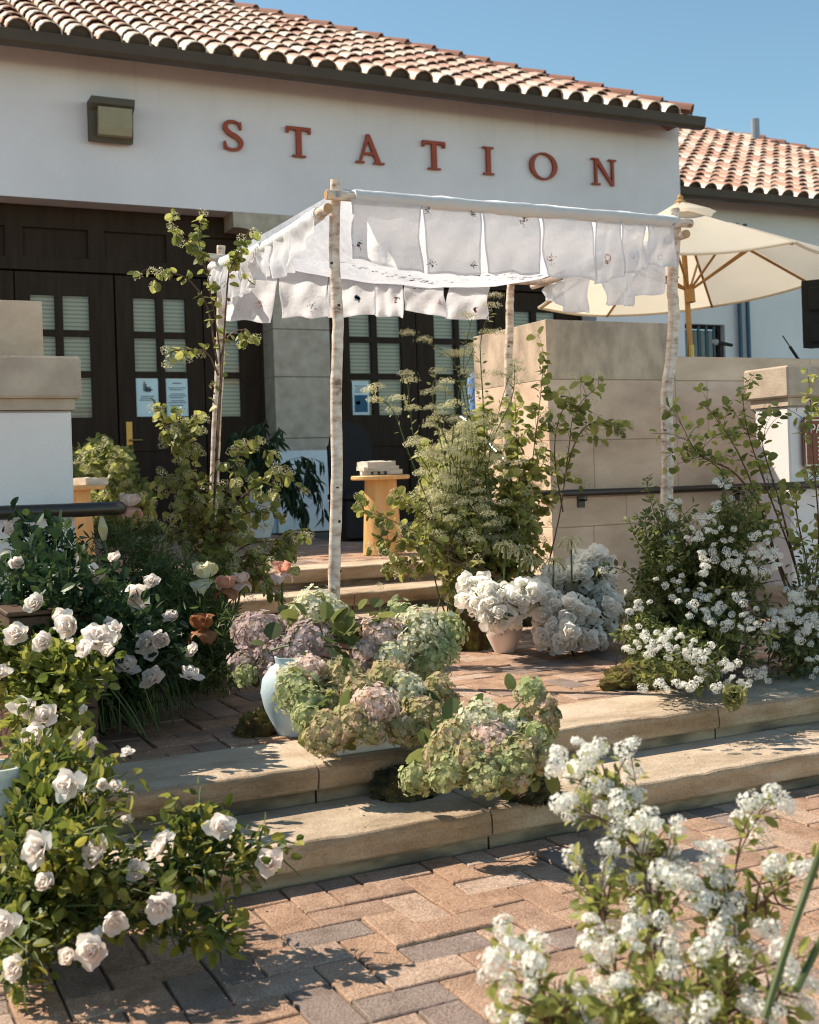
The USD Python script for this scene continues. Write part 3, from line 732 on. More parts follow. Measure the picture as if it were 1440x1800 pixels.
import shapely.affinity
sg = thing('station_sign', 'spaced dark red serif letters spelling STATION on the white station wall', 'sign', (4.2, YW, 4.98))
for (fn, ua, ub) in ((S_, 391, 426), (T_, 502, 545), (A_, 623, 673), (T_, 741, 781), (I_, 847, 866), (O_, 929, 977), (N_, 1038, 1081)):
    va = 240 + (ua - 410) * .098; xa, xb = on_y(ua, va, YW)[0], on_y(ub, va, YW)[0]
    P = unary_union([g.buffer(0) for g in fn()]).buffer(.006); b = P.bounds
    P = shapely.affinity.affine_transform(P, [(xb - xa) / (b[2] - b[0]), 0, 0, .35 / (b[3] - b[1]), xa - b[0] * (xb - xa) / (b[2] - b[0]), 4.98 - b[1] * .35 / (b[3] - b[1])])
    part(sg, 'letter', ext(P, YW - .045, YW - .012), 'red_letter')

wl = thing('wall_lamp', 'brown metal box lamp with tan lens mounted high on the station wall', 'wall lamp', (2.86, YW, 5.0))
part(wl, 'housing', ext_x(Polygon([(YW - .002, 4.95), (YW - .10, 4.93), (YW - .13, 5.0), (YW - .15, 5.24), (YW - .24, 5.30), (YW - .25, 5.37), (YW - .002, 5.37)]), 2.63, 3.09), 'lamp_metal')
part(wl, 'lens', ext_x(Polygon([(YW - .132, 4.975), (YW - .20, 4.985), (YW - .225, 5.06), (YW - .235, 5.27), (YW - .152, 5.24)]), 2.70, 3.06), 'lamp_lens')

# notices taped inside the door panes
def notice(label, x0, x1, z0, z1, art):
    n = thing('paper_notice', label, 'notice', ((x0 + x1) / 2, YD, z0)); y = YD + .012
    part(n, 'sheet', bx(x0, x1, y, y + .002, z0, z1), 'paper'); h = z1 - z0; w = x1 - x0
    for k, (a, b, c, d, mt) in enumerate(art):
        part(n, 'print', bx(x0 + a * w, x0 + b * w, y - .003, y - .001, z0 + c * h, z0 + d * h), mt)


TXT = lambda zs, a=.12, b=.88: [(a + .05 * (k % 3), b - .07 * ((k * 2) % 3), z, z + .022, 'paper_ink') for k, z in enumerate(zs)]
notice('pale blue notice with small dark drawing in left lower pane above the brass handle', 3.145, 3.395, 2.005, 2.435, [(.32, .48, .66, .86, 'paper_ink'), (.42, .66, .64, .78, 'paper_ink'), (.5, .74, .68, .72, 'paper_ink'), (.34, .40, .86, .92, 'paper_ink')] + TXT((.42, .47, .52)))
notice('pale notice full of fine text in the pane right of the drawing notice', 3.485, 3.735, 2.005, 2.435, [(.3, .7, .86, .89, 'paper_ink')] + TXT((.74, .69, .58, .53, .48, .40, .35, .28, .18), .1, .92))
notice('white poster with dark blue picture in the pane right of the stone pier', 5.78, 6.0, 2.005, 2.42, [(.12, .9, .08, .58, 'blue_ink'), (.2, .45, .30, .40, 'red_ink')] + TXT((.66, .72, .78, .84)))

# ------------------------------------------------------------------ the wing on the right
wg = thing('station_wing', 'lower white station wing with tiled hip roof, behind the cream umbrella', 'building', (12, 14.5, .65))
WY, WE, WZ = 14.5, 14.0, 5.30
part(wg, 'wall', ext(sbox(10.62, .6, 19.5, WZ + .05).difference(sbox(11.80, 1.9, 12.60, 3.42)), WY, WY + .3), 'white_stucco')
eaves(wg, 10.62, 19.5, WY, WE, WZ, False)
wr = tiled_roof(wg, 10.75, 18.8, WE, WZ + .03, 16, 22.2, 22, 300)
wn = part(wg, 'window', ext(sbox(11.80, 1.9, 12.60, 3.42).difference(unary_union([sbox(11.86, 1.96, 12.54, 3.36)])), WY + .10, WY + .16), 'brown_wood')
part(wn, 'pane', bx(11.86, 12.54, WY + .14, WY + .146, 1.96, 3.36), 'glass')
part(wn, 'blind', bx(11.86, 12.54, WY + .22, WY + .23, 1.96, 3.36), 'lamp_metal')
for k in range(4): part(wn, 'bar', bx(11.97 + .15 * k, 12.0 + .15 * k, WY + .05, WY + .08, 1.92, 3.40), 'blue_pipe')
part(wn, 'sill', bx(11.75, 12.65, WY - .05, WY + .1, 1.82, 1.898, .006), 'white_stucco')
for x in (12.86, 13.02):
    part(wg, 'downpipe', tube([(x, WY - .06, .65), (x, WY - .06, 5.0)], .035, 8), 'blue_pipe')
vp = on_y(1328, 225, 18.6)
part(wg, 'vent_pipe', tube([vp - [0, 0, .9], vp + [0, 0, .18]], .085, 12), 'galvanised')

# ------------------------------------------------------------------ stone cheek walls, terrace wall, piers
def stones(t, x0, x1, y0, y1, courses, joints, mt='stone', top='weathered_stone'):
    for n, (a, b) in enumerate(zip(courses[:-1], courses[1:])):
        xs = [x0] + [j for j in joints[n % len(joints)] if x0 + .1 < j < x1 - .1] + [x1]
        for p, q in zip(xs[:-1], xs[1:]):
            v, f = bx(p + .0008, q - .0008, y0 + (n % 2) * .0012, y1, a + .0008, b - .0008, .0035)
            part(t, 'stone', (v, f), top if n == len(courses) - 2 else mt)


ck = thing('stair_wall', 'tall stained sandstone block wall right of the upper steps', 'stone wall', (4.9, 6.82, .26))
stones(ck, 4.385, 5.46, 6.82, 7.83, [.20, .86, 1.06, 1.45, 1.865, 2.27], [[4.72], [5.0], [4.74], [4.65], []])
tw = thing('terrace_wall', 'lower sandstone terrace wall running right from the tall stained block', 'stone wall', (6.5, 6.82, .26))
stones(tw, 5.462, 9.5, 6.824, 7.12, [.20, .86, 1.06, 1.45, 1.862, 2.035], [[6.2, 7.4], [5.9, 6.9], [6.35, 7.8], [5.75, 7.1], [6.75, 8]], top='stone')
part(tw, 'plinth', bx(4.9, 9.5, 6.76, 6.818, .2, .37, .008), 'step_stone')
lk = thing('left_stair_wall', 'sandstone block wall rising behind the white pier at the left edge', 'stone wall', (.5, 6.82, .26))
stones(lk, -1.2, 1.10, 6.82, 7.83, [.20, .86, 1.45, 1.865, 2.28], [[.2], [-.3], [.4], []], top='stone')


def white_pier(name, label, x0, x1, y0, y1, zt):
    t = thing(name, label, 'pier', ((x0 + x1) / 2, (y0 + y1) / 2, .26))
    part(t, 'shaft', bx(x0 + .045, x1 - .045, y0 + .05, y1 - .05, .255, zt - .262, .012), 'white_stucco')
    pr = [(0, zt - .26), (.045, zt - .26), (.0, zt - .21), (0, zt)]
    part(t, 'cap', cat([bx(x0, x1, y0, y1, zt - .205, zt, .012), bx(x0 + .03, x1 - .03, y0 + .035, y1 - .035, zt - .26, zt - .206)]), 'pier_stone')
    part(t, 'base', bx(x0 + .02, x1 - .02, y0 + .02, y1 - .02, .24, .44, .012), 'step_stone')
    return t


white_pier('white_pier', 'white stucco pier with a brown stone cap at the left edge of the picture', -.6, 1.135, 5.95, 6.60, 1.885)
white_pier('white_pier', 'white stucco pier with stone cap and brown sign at the right edge', 5.60, 6.75, 5.86, 6.28, 1.88)
sp = thing('brown_sign', 'brown enamel sign with cream border and letters on the right white pier', 'sign', (6.0, 5.9, 1.2))
part(sp, 'plate', ext(sbox(5.735, 1.205, 6.45, 1.545).difference(unary_union([Point(a, b).buffer(.022) for a in (5.735, 6.45) for b in (1.205, 1.545)])), 5.882, 5.892), 'sign_brown')
br = sbox(5.752, 1.222, 6.433, 1.528); part(sp, 'border', ext(br.difference(br.buffer(-.010)), 5.878, 5.881), 'sign_cream')
def word(t, s, x, z, h, y, mt, bold=False):
    w = meshkit.text_mesh(s, h, .002, bold); v = np.array(w.vertices); part(t, 'lettering', (np.c_[x + v[:, 0], y + .002 - v[:, 2], z + v[:, 1]], np.array(w.faces)), mt)
word(sp, 'PAC', 5.795, 1.440, .055, 5.877, 'sign_cream', True)
for k in range(6): part(sp, 'lettering', bx(5.86, 5.872, 5.878, 5.8805, 1.40 - k * .028, 1.412 - k * .028), 'sign_cream')

# handrails
def rail(name, label, pts, rad, mt, brackets=(), ends=True):
    t = thing(name, label, 'handrail', pts[0]); part(t, 'rail', tube(spline(pts, 10 * len(pts)), rad, 12), mt, smooth=50)
    for b in brackets: part(t, 'bracket', cat([bx(b[0] - .03, b[0] + .03, b[1] - .012, b[1], b[2] - .10, b[2] - .02, .004), tube([(b[0], b[1] - .005, b[2] - .05), (b[0], b[1] - .07, b[2] - .05), (b[0], b[1] - .07, b[2])], .009, 6)]), 'dark_rail')
    return t


rail('wall_handrail', 'dark handrail bending down from the stairs and running along the sandstone wall', [(4.25, 6.90, 1.13), (4.28, 6.80, 1.10), (4.36, 6.752, 1.095), (4.6, 6.75, 1.092), (5.6, 6.75, 1.085), (7, 6.75, 1.085)], .024, 'dark_rail', [(4.62, 6.82, 1.09), (5.98, 6.82, 1.085)])
rail('stair_handrail', 'polished metal handrail climbing beside the upper steps behind the birch pole', [(4.25, 6.905, 1.135), (4.25, 7.0, 1.22), (4.25, 7.7, 1.62), (4.25, 7.85, 1.65), (4.25, 8.0, 1.65), (4.31, 8.06, 1.65)], .024, 'steel')
rail('left_handrail', 'short thick dark handrail sticking out before the left white pier', [(-.5, 5.86, 1.145), (.9, 5.86, 1.135), (1.19, 5.86, 1.135), (1.275, 5.875, 1.135), (1.29, 5.93, 1.13)], .034, 'dark_rail')
rail('pier_handrail', 'dark handrail fixed across the right white pier', [(5.38, 5.92, 1.10), (5.40, 5.83, 1.10), (5.55, 5.80, 1.10), (6.9, 5.80, 1.10)], .026, 'dark_rail')

# ------------------------------------------------------------------ wedding canopy
CY0, CY1 = 5.24, 6.90
r_ = np.random.default_rng(31)
ch = thing('wedding_canopy', 'wedding canopy frame of four birch poles bolted to birch beams on the brick landing', 'canopy frame', (2.9, 5.7, .26))


def pole(px, y, rad, seed):
    r = np.random.default_rng(seed)
    P = np.array([on_y(u, v, y) for u, v in px]); P[-1][2] = .262 if y < 6 else .392; P = spline(P, 44); n = len(P)
    P = P + np.c_[r.normal(0, .0011, (n, 2)), np.zeros(n)]; rr = rad * np.linspace(.93, 1.1, n) * (1 + r.normal(0, .016, n))
    p = part(ch, 'pole', tube(P, rr, 14), 'birch', smooth=40)
    for k in range(6):
        i = r.integers(3, n - 3); a = r.uniform(math.pi * .8, math.pi * 2.1); c = P[i] + rr[i] * .97 * np.array([math.cos(a), math.sin(a), 0])
        s = trimesh.creation.icosphere(1, 1.0); part(p, 'knot', (np.array(s.vertices) * [rad * .28, rad * .28, rad * r.uniform(.12, .3)] + c, np.array(s.faces)), 'birch_knot')
    return P, rr


pF = pole([(590, 316), (588, 450), (594, 560), (591, 700), (592, 850), (588, 1000), (586, 1207)], CY0, .027, 1)
pR = pole([(1185, 368), (1188, 400), (1182, 500), (1185, 560), (1179, 640), (1172, 700), (1174, 800), (1172, 900), (1170, 1137)], CY0, .031, 2)
pL = pole([(388, 432), (389, 520), (386, 650), (380, 760), (376, 900), (379, 1000), (380, 1090)], CY1, .027, 3)
pB = pole([(898, 500), (896, 560), (893, 700), (892, 850), (889, 1040)], CY1, .028, 4)


def beam(a, b, rad, seed):
    r = np.random.default_rng(seed); P = spline([a, (np.array(a) + b) / 2 + r.normal(0, .012, 3), b], 24)
    p = part(ch, 'beam', tube(P, rad * (1 + r.normal(0, .03, 24)), 12), 'birch', smooth=40)
    d = unit(P[0] - P[-1])
    for q, sgn in ((P[0], 1), (P[-1], -1)): part(p, 'cut_end', tube([q + d * .001 * sgn, q + d * .004 * sgn], rad * .94, 12), 'birch_end')
    return P


bF = beam(on_y(574, 342, CY0 - .055), on_y(1214, 393, CY0 - .06), .024, 5)
bL = beam(on_y(577, 366, CY0 - .10), on_y(371, 470, CY1 + .16), .025, 6)
bR = beam(on_y(1207, 411, CY0 - .08), on_y(937, 503, CY1 + .10), .024, 7)
bB = beam(on_y(366, 452, CY1 - .05), on_y(975, 497, CY1 - .05), .025, 8)
for q in (on_y(594, 342, CY0 - .082), on_y(1185, 392, CY0 - .09)):
    part(ch, 'bolt', tube([q, q + [0, .012, 0]], .011, 6), 'galvanised')

cc = thing('canopy_cloth', 'white linen canopy sewn from embroidered napkins, draped over the birch beams', 'cloth', (2.9, 5.7, 2.3))


def grid_faces(nu, nv):
    i, j = np.meshgrid(np.arange(nu - 1), np.arange(nv - 1), indexing='ij')
    return np.stack([i * nv + j, (i + 1) * nv + j, (i + 1) * nv + j + 1, i * nv + j + 1], -1).reshape(-1, 4)


def motif(parent, c, ax, ay, n, spread, size, col, r, ring=False):
    """A small stitched sprig lying on the cloth: c its centre, ax and ay the cloth's axes."""
    if ring: a = np.linspace(0, 2 * np.pi, n, endpoint=False); q = np.c_[np.cos(a), np.sin(a)] * spread
    else: q = np.c_[r.normal(0, spread, n), np.abs(r.normal(0, spread * .9, n)) * np.sign(r.normal(0, 1, n))]
    nz = unit(np.cross(ax, ay)); nz = nz * np.sign(nz @ unit(EYE - c)) if abs(nz @ unit(EYE - c)) > 1e-6 else nz
    pos = c + q[:, :1] * ax + q[:, 1:] * ay + nz * .005
    ang = r.uniform(0, 6.3, n); d = np.cos(ang)[:, None] * ax + np.sin(ang)[:, None] * ay
    tpl = (np.array([(-1, 0, 0), (0, .45, .0), (1, 0, 0), (0, -.45, .0)], float), np.array([(0, 1, 2), (0, 2, 3)]))
    part(parent, 'embroidery', inst(tpl, frames(d, np.tile(nz, (n, 1))), pos, size * 1.35 * r.uniform(.6, 1.3, n)), col, kind='stuff')


def napkin(tl, tr, drop_l, drop_r, seed, motifs=(), lean=0.0, wave=.012, nu=14, nv=14):
    """A linen square hanging from the line tl-tr."""
    r = np.random.default_rng(seed); tl, tr = np.array(tl, float), np.array(tr, float); ax = unit(tr - tl); out = unit(np.cross(ax, [0, 0, 1.0]))
    u, v = np.meshgrid(np.linspace(0, 1, nu), np.linspace(0, 1, nv), indexing='ij'); ph = r.uniform(0, 6, 3); k = r.uniform(1.2, 2.6)
    drop = drop_l + (drop_r - drop_l) * u + .005 * np.sin(u * 9 + ph[0])
    P = tl + u[..., None] * (tr - tl) + np.array([0, 0, -1.0]) * (v * drop)[..., None]
    P = P + out * ((wave * np.sin(u * k * 6.28 + ph[1]) * (.25 + v) + .008 * np.sin(v * 7 + ph[2]) + .006 * np.sin(u * 13 + v * 9) + .022 * (meshkit.fbm(np.stack([u * 5 + seed, v * 2.2, u * 0], -1), 3, seed) - .5) * (.3 + v))[..., None]) + ax * ((lean * v + .012 * np.sin(v * 4 + ph[0]) * (u - .5))[..., None])
    n = part(cc, 'napkin', (P.reshape(-1, 3), grid_faces(nu, nv)), 'linen', smooth=True)
    E_ = np.concatenate([P[0], P[1:, -1], P[-1, ::-1][1:]]); I_n = np.concatenate([P[0] + ax * .010, P[1:, -1] + [0, 0, .012], P[-1, ::-1][1:] - ax * .010]); q = len(E_); o_ = out * np.sign(out @ (EYE - tl)) * .0022
    part(n, 'hem', (np.vstack([E_ + o_, I_n + o_]), np.array([(k, k + 1, q + k + 1, q + k) for k in range(q - 1)])), 'linen')
    for (mu, mv, cnt, spr, sz, col, *ring) in motifs:
        c = P[int(mu * (nu - 1)), int(mv * (nv - 1))]; motif(n, c, ax, np.array([0, 0, 1.0]), cnt, spr, sz, col, r, bool(ring))
    return P


def front(u0, u1, v0, v1l, v1r, seed, motifs=(), y=CY0 - .088, **kw):
    tl, tr = on_y(u0, v0 + (u0 - u0) * .085, y), on_y(u1, v0 + (u1 - u0) * .085, y)
    napkin(tl, tr, tl[2] - on_y(u0, v1l, y)[2], tr[2] - on_y(u1, v1r, y)[2], seed, motifs, **kw)


G, D, RD = 'thread_grey', 'thread_dark', 'thread_red'
front(616, 738, 350, 455, 482, 1, [(.12, .78, 26, .012, .004, D), (.12, .82, 8, .008, .004, 'thread_pink')])
front(744, 845, 360, 480, 484, 2, [(.10, .10, 22, .010, .004, D), (.86, .10, 22, .010, .004, D), (.10, .86, 22, .010, .004, D), (.86, .86, 22, .010, .004, D)])
front(849, 946, 369, 480, 482, 3, [(.78, .12, 30, .014, .005, D), (.72, .20, 14, .012, .004, D)], wave=.011)
front(950, 1040, 378, 484, 492, 4, [(.22, .72, 22, .013, .004, 'thread_orange'), (.16, .84, 10, .010, .003, D)], lean=.03)
front(1046, 1092, 385, 500, 486, 5, [(.45, .68, 24, .017, .004, RD, 1), (.35, .76, 10, .007, .004, RD)])
front(1090, 1134, 389, 482, 474, 6, [(.5, .75, 5, .006, .003, D)], y=CY0 - .082)
front(1138, 1184, 393, 466, 470, 7, [(.5, .80, 16, .014, .003, G, 1), (.3, .10, 8, .010, .003, G)])
# back row
def backn(u0, u1, v0, v1l, v1r, seed, motifs=(), **kw):
    tl, tr = on_y(u0, v0, CY1 - .10), on_y(u1, v0 + (u1 - u0) * .07, CY1 - .10)
    napkin(tl, tr, tl[2] - on_y(u0, v1l, CY1 - .1)[2], tr[2] - on_y(u1, v1r, CY1 - .1)[2], seed, motifs, **kw)
backn(404, 489, 462, 562, 568, 11, [(.75, .70, 26, .016, .005, 'thread_pink'), (.45, .86, 10, .05, .004, G)], lean=-.05, wave=.013)
backn(491, 574, 466, 558, 558, 12, [(.72, .80, 22, .018, .005, G)])
backn(577, 657, 472, 559, 552, 13, [(.62, .62, 40, .009, .007, 'thread_blue')])
backn(655, 708, 476, 555, 557, 14, [(.75, .66, 18, .010, .006, 'thread_pink'), (.7, .75, 6, .006, .005, RD)])
backn(711, 781, 480, 546, 558, 15, [(.85, .72, 16, .010, .005, 'thread_pink')])
backn(789, 862, 485, 562, 563, 16, [(.75, .80, 14, .010, .007, 'thread_orange'), (.72, .84, 8, .008, .006, RD)], lean=-.04)
# along the left and the right beam
def along(B, s0, s1, drop0, drop1, seed, off, **kw):
    i0, i1 = s0 * (len(B) - 1), s1 * (len(B) - 1); g = lambda s: B[int(s)] * (1 - s % 1) + B[min(len(B) - 1, int(s) + 1)] * (s % 1)
    napkin(g(i0) + off, g(i1) + off, drop0, drop1, seed, **kw)
oL, oR = np.array([-.034, 0, .0]), np.array([.034, 0, .0])
for k, (a, b, d0, d1) in enumerate([(.05, .23, .11, .19), (.22, .40, .22, .20), (.39, .55, .19, .17), (.54, .67, .20, .24), (.66, .82, .21, .26), (.84, .97, .17, .15)]):
    along(bL, a, b, d0, d1, 21 + k, oL, wave=.012, motifs=[(.5, .8, 6, .006, .004, D)] if k == 1 else ())
for k, (a, b, d0, d1) in enumerate([(.10, .30, .30, .26), (.33, .52, .30, .25), (.55, .74, .29, .24), (.78, .94, .20, .10)]):
    along(bR, a, b, d0, d1, 31 + k, oR * (1 if k % 2 else -1), wave=.016)


def wrapped(B, s0, s1, rad, seed):
    r = np.random.default_rng(seed); n = 60; i = np.linspace(s0, s1, n) * (len(B) - 1); j = np.clip(i.astype(int), 0, len(B) - 2); t = (i - j)[:, None]
    P = B[j] * (1 - t) + B[j + 1] * t; sm = np.convolve(r.normal(0, 1, n + 6), np.ones(7) / 7, 'valid'); v, f = tube(P, rad * (1 + .16 * sm), 14)
    v = v + (meshkit.fbm(v * 45, 3, seed)[:, None] - .5) * .010
    part(cc, 'beam_wrap', (v, f), 'beam_linen', smooth=60)


wrapped(bF, .065, .955, .034, 1); wrapped(bL, .06, .97, .034, 2); wrapped(bB, .05, .80, .034, 3); wrapped(bR, .12, .72, .033, 4)
# the sagging ceiling
n = 34; u, v = np.meshgrid(np.linspace(0, 1, n), np.linspace(0, 1, n), indexing='ij')
c00, c10, c01, c11 = bF[1] + [-.01, .01, .036], bF[-2] + [0, .01, .036], bL[-3] + [0, 0, .036], bR[-2] + [0, 0, .036]
P = (1 - u)[..., None] * ((1 - v)[..., None] * c00 + v[..., None] * c01) + u[..., None] * ((1 - v)[..., None] * c10 + v[..., None] * c11)
sag = .235 * (np.sin(np.pi * u) * np.sin(np.pi * v)) ** .62
P[..., 2] -= sag + .007 * np.sin(u * 40) * np.sin(v * 17 + u * 5) + .016 * (meshkit.fbm(np.stack([u * 5, v * 5, u * 0], -1), 3, 9) - .5)
ce = part(cc, 'ceiling', (P.reshape(-1, 3), grid_faces(n, n)), 'linen', smooth=True)
for (a, b, cnt, sx, sy) in ((.42, .52, 46, .10, .02), (.58, .40, 30, .07, .02), (.28, .50, 20, .07, .015), (.75, .48, 34, .08, .02), (.48, .72, 16, .07, .015)):
    q = r_.normal(0, 1, (cnt, 2)) * [sx, sy]; iu = np.clip(((a + q[:, 0] / 1.8) * (n - 1)).astype(int), 1, n - 2); iv = np.clip(((b + q[:, 1] / 1.6) * (n - 1)).astype(int), 1, n - 2)
    pos = P[iu, iv] + np.c_[r_.normal(0, .012, (cnt, 2)), np.full(cnt, -.006)]; ang = r_.normal(.3, .7, cnt)
    tpl = (np.array([(-1, 0, 0), (0, .35, .0), (1, 0, 0), (0, -.35, .0)], float), np.array([(0, 1, 2), (0, 2, 3)]))
    part(ce, 'embroidery', inst(tpl, frames(np.c_[np.cos(ang), np.sin(ang), np.zeros(cnt)], np.tile([0, 0, 1.0], (cnt, 1))), pos, .018 * r_.uniform(.5, 1.2, cnt)), 'thread_dark', kind='stuff')

# ------------------------------------------------------------------ umbrella on the terrace
ub = at(1214, 600, 10.4); UX, UY = ub[0], ub[1]
um = thing('market_umbrella', 'cream market umbrella with wooden ribs open above the terrace wall', 'umbrella', (UX, UY, .648))
tilt = math.radians(4.5); axis = unit(-RT * .6 + np.array([FW[0], FW[1], 0]) * .6)   # leans away and to the left
hub0 = np.array([UX, UY, 2.84]); zax = unit(np.array([0, 0, 1.0]) * math.cos(tilt) + axis * math.sin(tilt)); xax = unit(np.cross([0, 1.0, 0], zax)); yax = np.cross(zax, xax)
view = math.atan2(-FW @ yax, -FW @ xax)
def uw(a, rr, z): return hub0 + zax * z + rr * (math.cos(a) * xax + math.sin(a) * yax)
RU, HU = 1.36, .66
part(um, 'pole', tube([(UX, UY, .70), hub0 + [0, 0, -.6], hub0 + zax * .62], .024, 10), 'umbrella_wood')
part(um, 'ferrule', tube([(UX, UY, 2.02), (UX, UY, 2.30)], .028, 10), 'brass')
part(um, 'base', lathe([(0, .65), (.28, .65), (.28, .70), (.06, .74), (.04, .95), (0, .95)], (UX, UY, 0)), 'galvanised')
part(um, 'hub', tube([hub0 - zax * .17, hub0 - zax * .02], .045, 10), 'umbrella_wood')
part(um, 'finial', lathe([(0, -.02), (.05, -.02), (.052, .01), (.026, .03), (.028, .05), (.010, .075), (0, .078)], uw(0, 0, HU + .05), 12), 'umbrella_wood')
A8 = [view + math.radians(22.5 + 45 * k) for k in range(8)]
for k in range(8):
    a, b = A8[k], A8[(k + 1) % 8]; nn = 10; rows = []
    for i in range(nn + 1):
        s = .07 + .93 * i / nn; row = []
        for j in range(nn + 1):
            t = j / nn; p = uw(a, RU * s, HU * (1 - s)) * (1 - t) + uw(b, RU * s, HU * (1 - s)) * t
            row.append(p - zax * (.055 * math.sin(math.pi * t) * s * (1.1 - s * .6)) - unit(p - hub0) * (.03 * math.sin(math.pi * t) * (i == nn)))
        rows.append(row)
    part(um, 'canopy_panel', (np.array(rows).reshape(-1, 3), grid_faces(nn + 1, nn + 1)), 'ivory_canvas', smooth=True)
    hem = [rows[-1][j] - zax * .002 for j in range(nn + 1)]
    part(um, 'hem', tube(hem, .012, 5, False), 'ivory_canvas')
    vt = [[uw(a, .30 * s, HU + .06 - .14 * s) * (1 - t) + uw(b, .30 * s, HU + .06 - .14 * s) * t + zax * (.012 * math.sin(t * math.pi)) for t in (0, .5, 1)] for s in (.05, .5, 1)]
    part(um, 'vent', (np.array(vt).reshape(-1, 3), grid_faces(3, 3)), 'ivory_canvas', smooth=True)
    part(um, 'rib', tube([uw(a, .05, HU - .05), uw(a, RU * .99, -.012)], .012, 6), 'umbrella_wood')
    part(um, 'strut', tube([hub0 - zax * .07, uw(a, RU * .5, HU * .5 - .03)], .011, 6), 'umbrella_wood')

# ------------------------------------------------------------------ sound equipment
sk = thing('loudspeaker', 'black loudspeaker cabinet on a thin stand at the right edge above the terrace wall', 'loudspeaker', (*at(1450, 600, 10.0)[:2], .648))
c = at(1452, 553, 10.0); q = cs * .5
prof = Polygon([(-.17, -.28), (.17, -.26), (.17, .27), (-.15, .28), (-.17, .24)])
v, f = ext(prof, -.16, .16); sr = math.radians(35); v = v @ np.array([[math.cos(sr), math.sin(sr), 0], [-math.sin(sr), math.cos(sr), 0], [0, 0, 1]])
part(sk, 'cabinet', (v + c, f), 'black')
v, f = bx(-.215, -.168, -.10, .10, .02, .22, .012); v2, f2 = bx(-.20, -.168, -.10, .10, -.24, -.08, .012)
Rm = np.array([[math.cos(sr), math.sin(sr), 0], [-math.sin(sr), math.cos(sr), 0], [0, 0, 1]])
part(sk, 'grille', (v @ Rm + c, f), 'black'); part(sk, 'grille', (v2 @ Rm + c, f2), 'black')
part(sk, 'stand_pole', tube([(c[0], c[1], 1.2), (c[0], c[1], c[2] - .26)], .018, 8), 'black')
for k in range(3): part(sk, 'stand_leg', tube([(c[0], c[1], 1.5), (c[0] + .45 * math.cos(k * 2.09 + .4), c[1] + .45 * math.sin(k * 2.09 + .4), .66)], .012, 6), 'black')
ms = thing('microphone_stand', 'thin black boom rod leaning left of the loudspeaker', 'microphone stand', (*at(1403, 628, 9.8)[:2], .648))
a, b = at(1376, 590, 9.8), at(1404, 632, 9.8)
part(ms, 'boom', tube([a, a * .55 + b * .45], .005, 6), 'black'); part(ms, 'clutch', tube([a * .55 + b * .45, b], .013, 8), 'black')
part(ms, 'pole', tube([b, (b[0], b[1], .66)], .011, 8), 'black'); part(ms, 'base', lathe([(0, .65), (.13, .65), (.13, .67), (0, .68)], (b[0], b[1], 0), 16), 'black')
mi = thing('microphone', 'dark microphone on a stand before the barred wing window', 'microphone', (*at(1270, 620, 9.8)[:2], .648))
a, b, d = at(1252, 600, 9.8), at(1288, 607, 9.8), at(1270, 604, 9.8)
part(mi, 'body', tube([a * .75 + b * .25, b], [.018, .013], 10), 'black'); part(mi, 'head', tube([a, a * .8 + b * .2, a * .72 + b * .28], [.012, .027, .022], 10), 'galvanised')
part(mi, 'pole', tube([d, d - [0, 0, .1], (d[0], d[1], .66)], .009, 6), 'black'); part(mi, 'base', lathe([(0, .65), (.13, .65), (.13, .67), (0, .68)], (d[0], d[1], 0), 16), 'black')

# ------------------------------------------------------------------ tables, cloths, boxes, vases by the doors
def side_table(label, x, y):
    t = thing('side_table', label, 'table', (x, y, .65))
    part(t, 'tabletop', lathe([(0, 1.222), (.215, 1.222), (.226, 1.23), (.226, 1.248), (.218, 1.256), (0, 1.256)], (x, y, 0), 48), 'table_wood', smooth=30)
    part(t, 'pedestal', lathe([(0, .652), (.148, .652), (.150, .67), (.122, 1.221), (0, 1.221)], (x, y, 0), 40), 'table_wood', smooth=30)
    return t


TX, TY = 3.80, 8.30
side_table('round honey wood pedestal table at the top of the steps', TX, TY)
LX, LY = at(126, 851, 8.2)[:2]
side_table('wooden table mostly hidden behind the left white pier', LX, LY)


def fold(t, c, w, d, h, seed, mt, ang=0.0):
    r = np.random.default_rng(seed); s = trimesh.creation.box([1, 1, 1]); s = s.subdivide().subdivide().subdivide(); v = np.array(s.vertices)
    v = np.sign(v) * np.abs(v * 2) ** .8 / 2; v = v * [w, d, h]; v[:, 2] += (meshkit.fbm(np.c_[v[:, 0] * 12, v[:, 1] * 12, v[:, 2] * 0 + seed], 3, seed) - .5) * .03
    v[:, :2] += (meshkit.fbm(v * 14, 2, seed + 1)[:, None] - .5) * .03; c_, s_ = math.cos(ang), math.sin(ang)
    v = np.c_[v[:, 0] * c_ - v[:, 1] * s_, v[:, 0] * s_ + v[:, 1] * c_, v[:, 2]]; part(t, 'folded_cloth', (v + c, np.array(s.faces)), mt, smooth=50)


ft = thing('folded_cloths', 'stack of cream striped cloths folded on the honey wood table', 'folded cloth', (TX, TY, 1.257))
for k, (dx, w, d, h) in enumerate(((.01, .30, .22, .035), (-.01, .28, .21, .03), (-.02, .23, .20, .05))): fold(ft, np.array([TX + dx - .02, TY - .02, 1.278 + .030 * k]), w, d, h, 40 + k, 'linen_fold' if k < 2 else 'linen_fold', -.3 + .15 * k)
for k in range(5): part(ft, 'stripe', bx(TX - .14 + .055 * k, TX - .12 + .055 * k, TY - .142, TY - .138, 1.262, 1.285), 'stripe')
fl = thing('draped_cloth', 'crumpled pale cloth on the table behind the left white pier', 'folded cloth', (LX + .13, LY, 1.257))
fold(fl, np.array([LX + .12, LY - .03, 1.278]), .18, .16, .05, 50, 'linen_fold', .4)

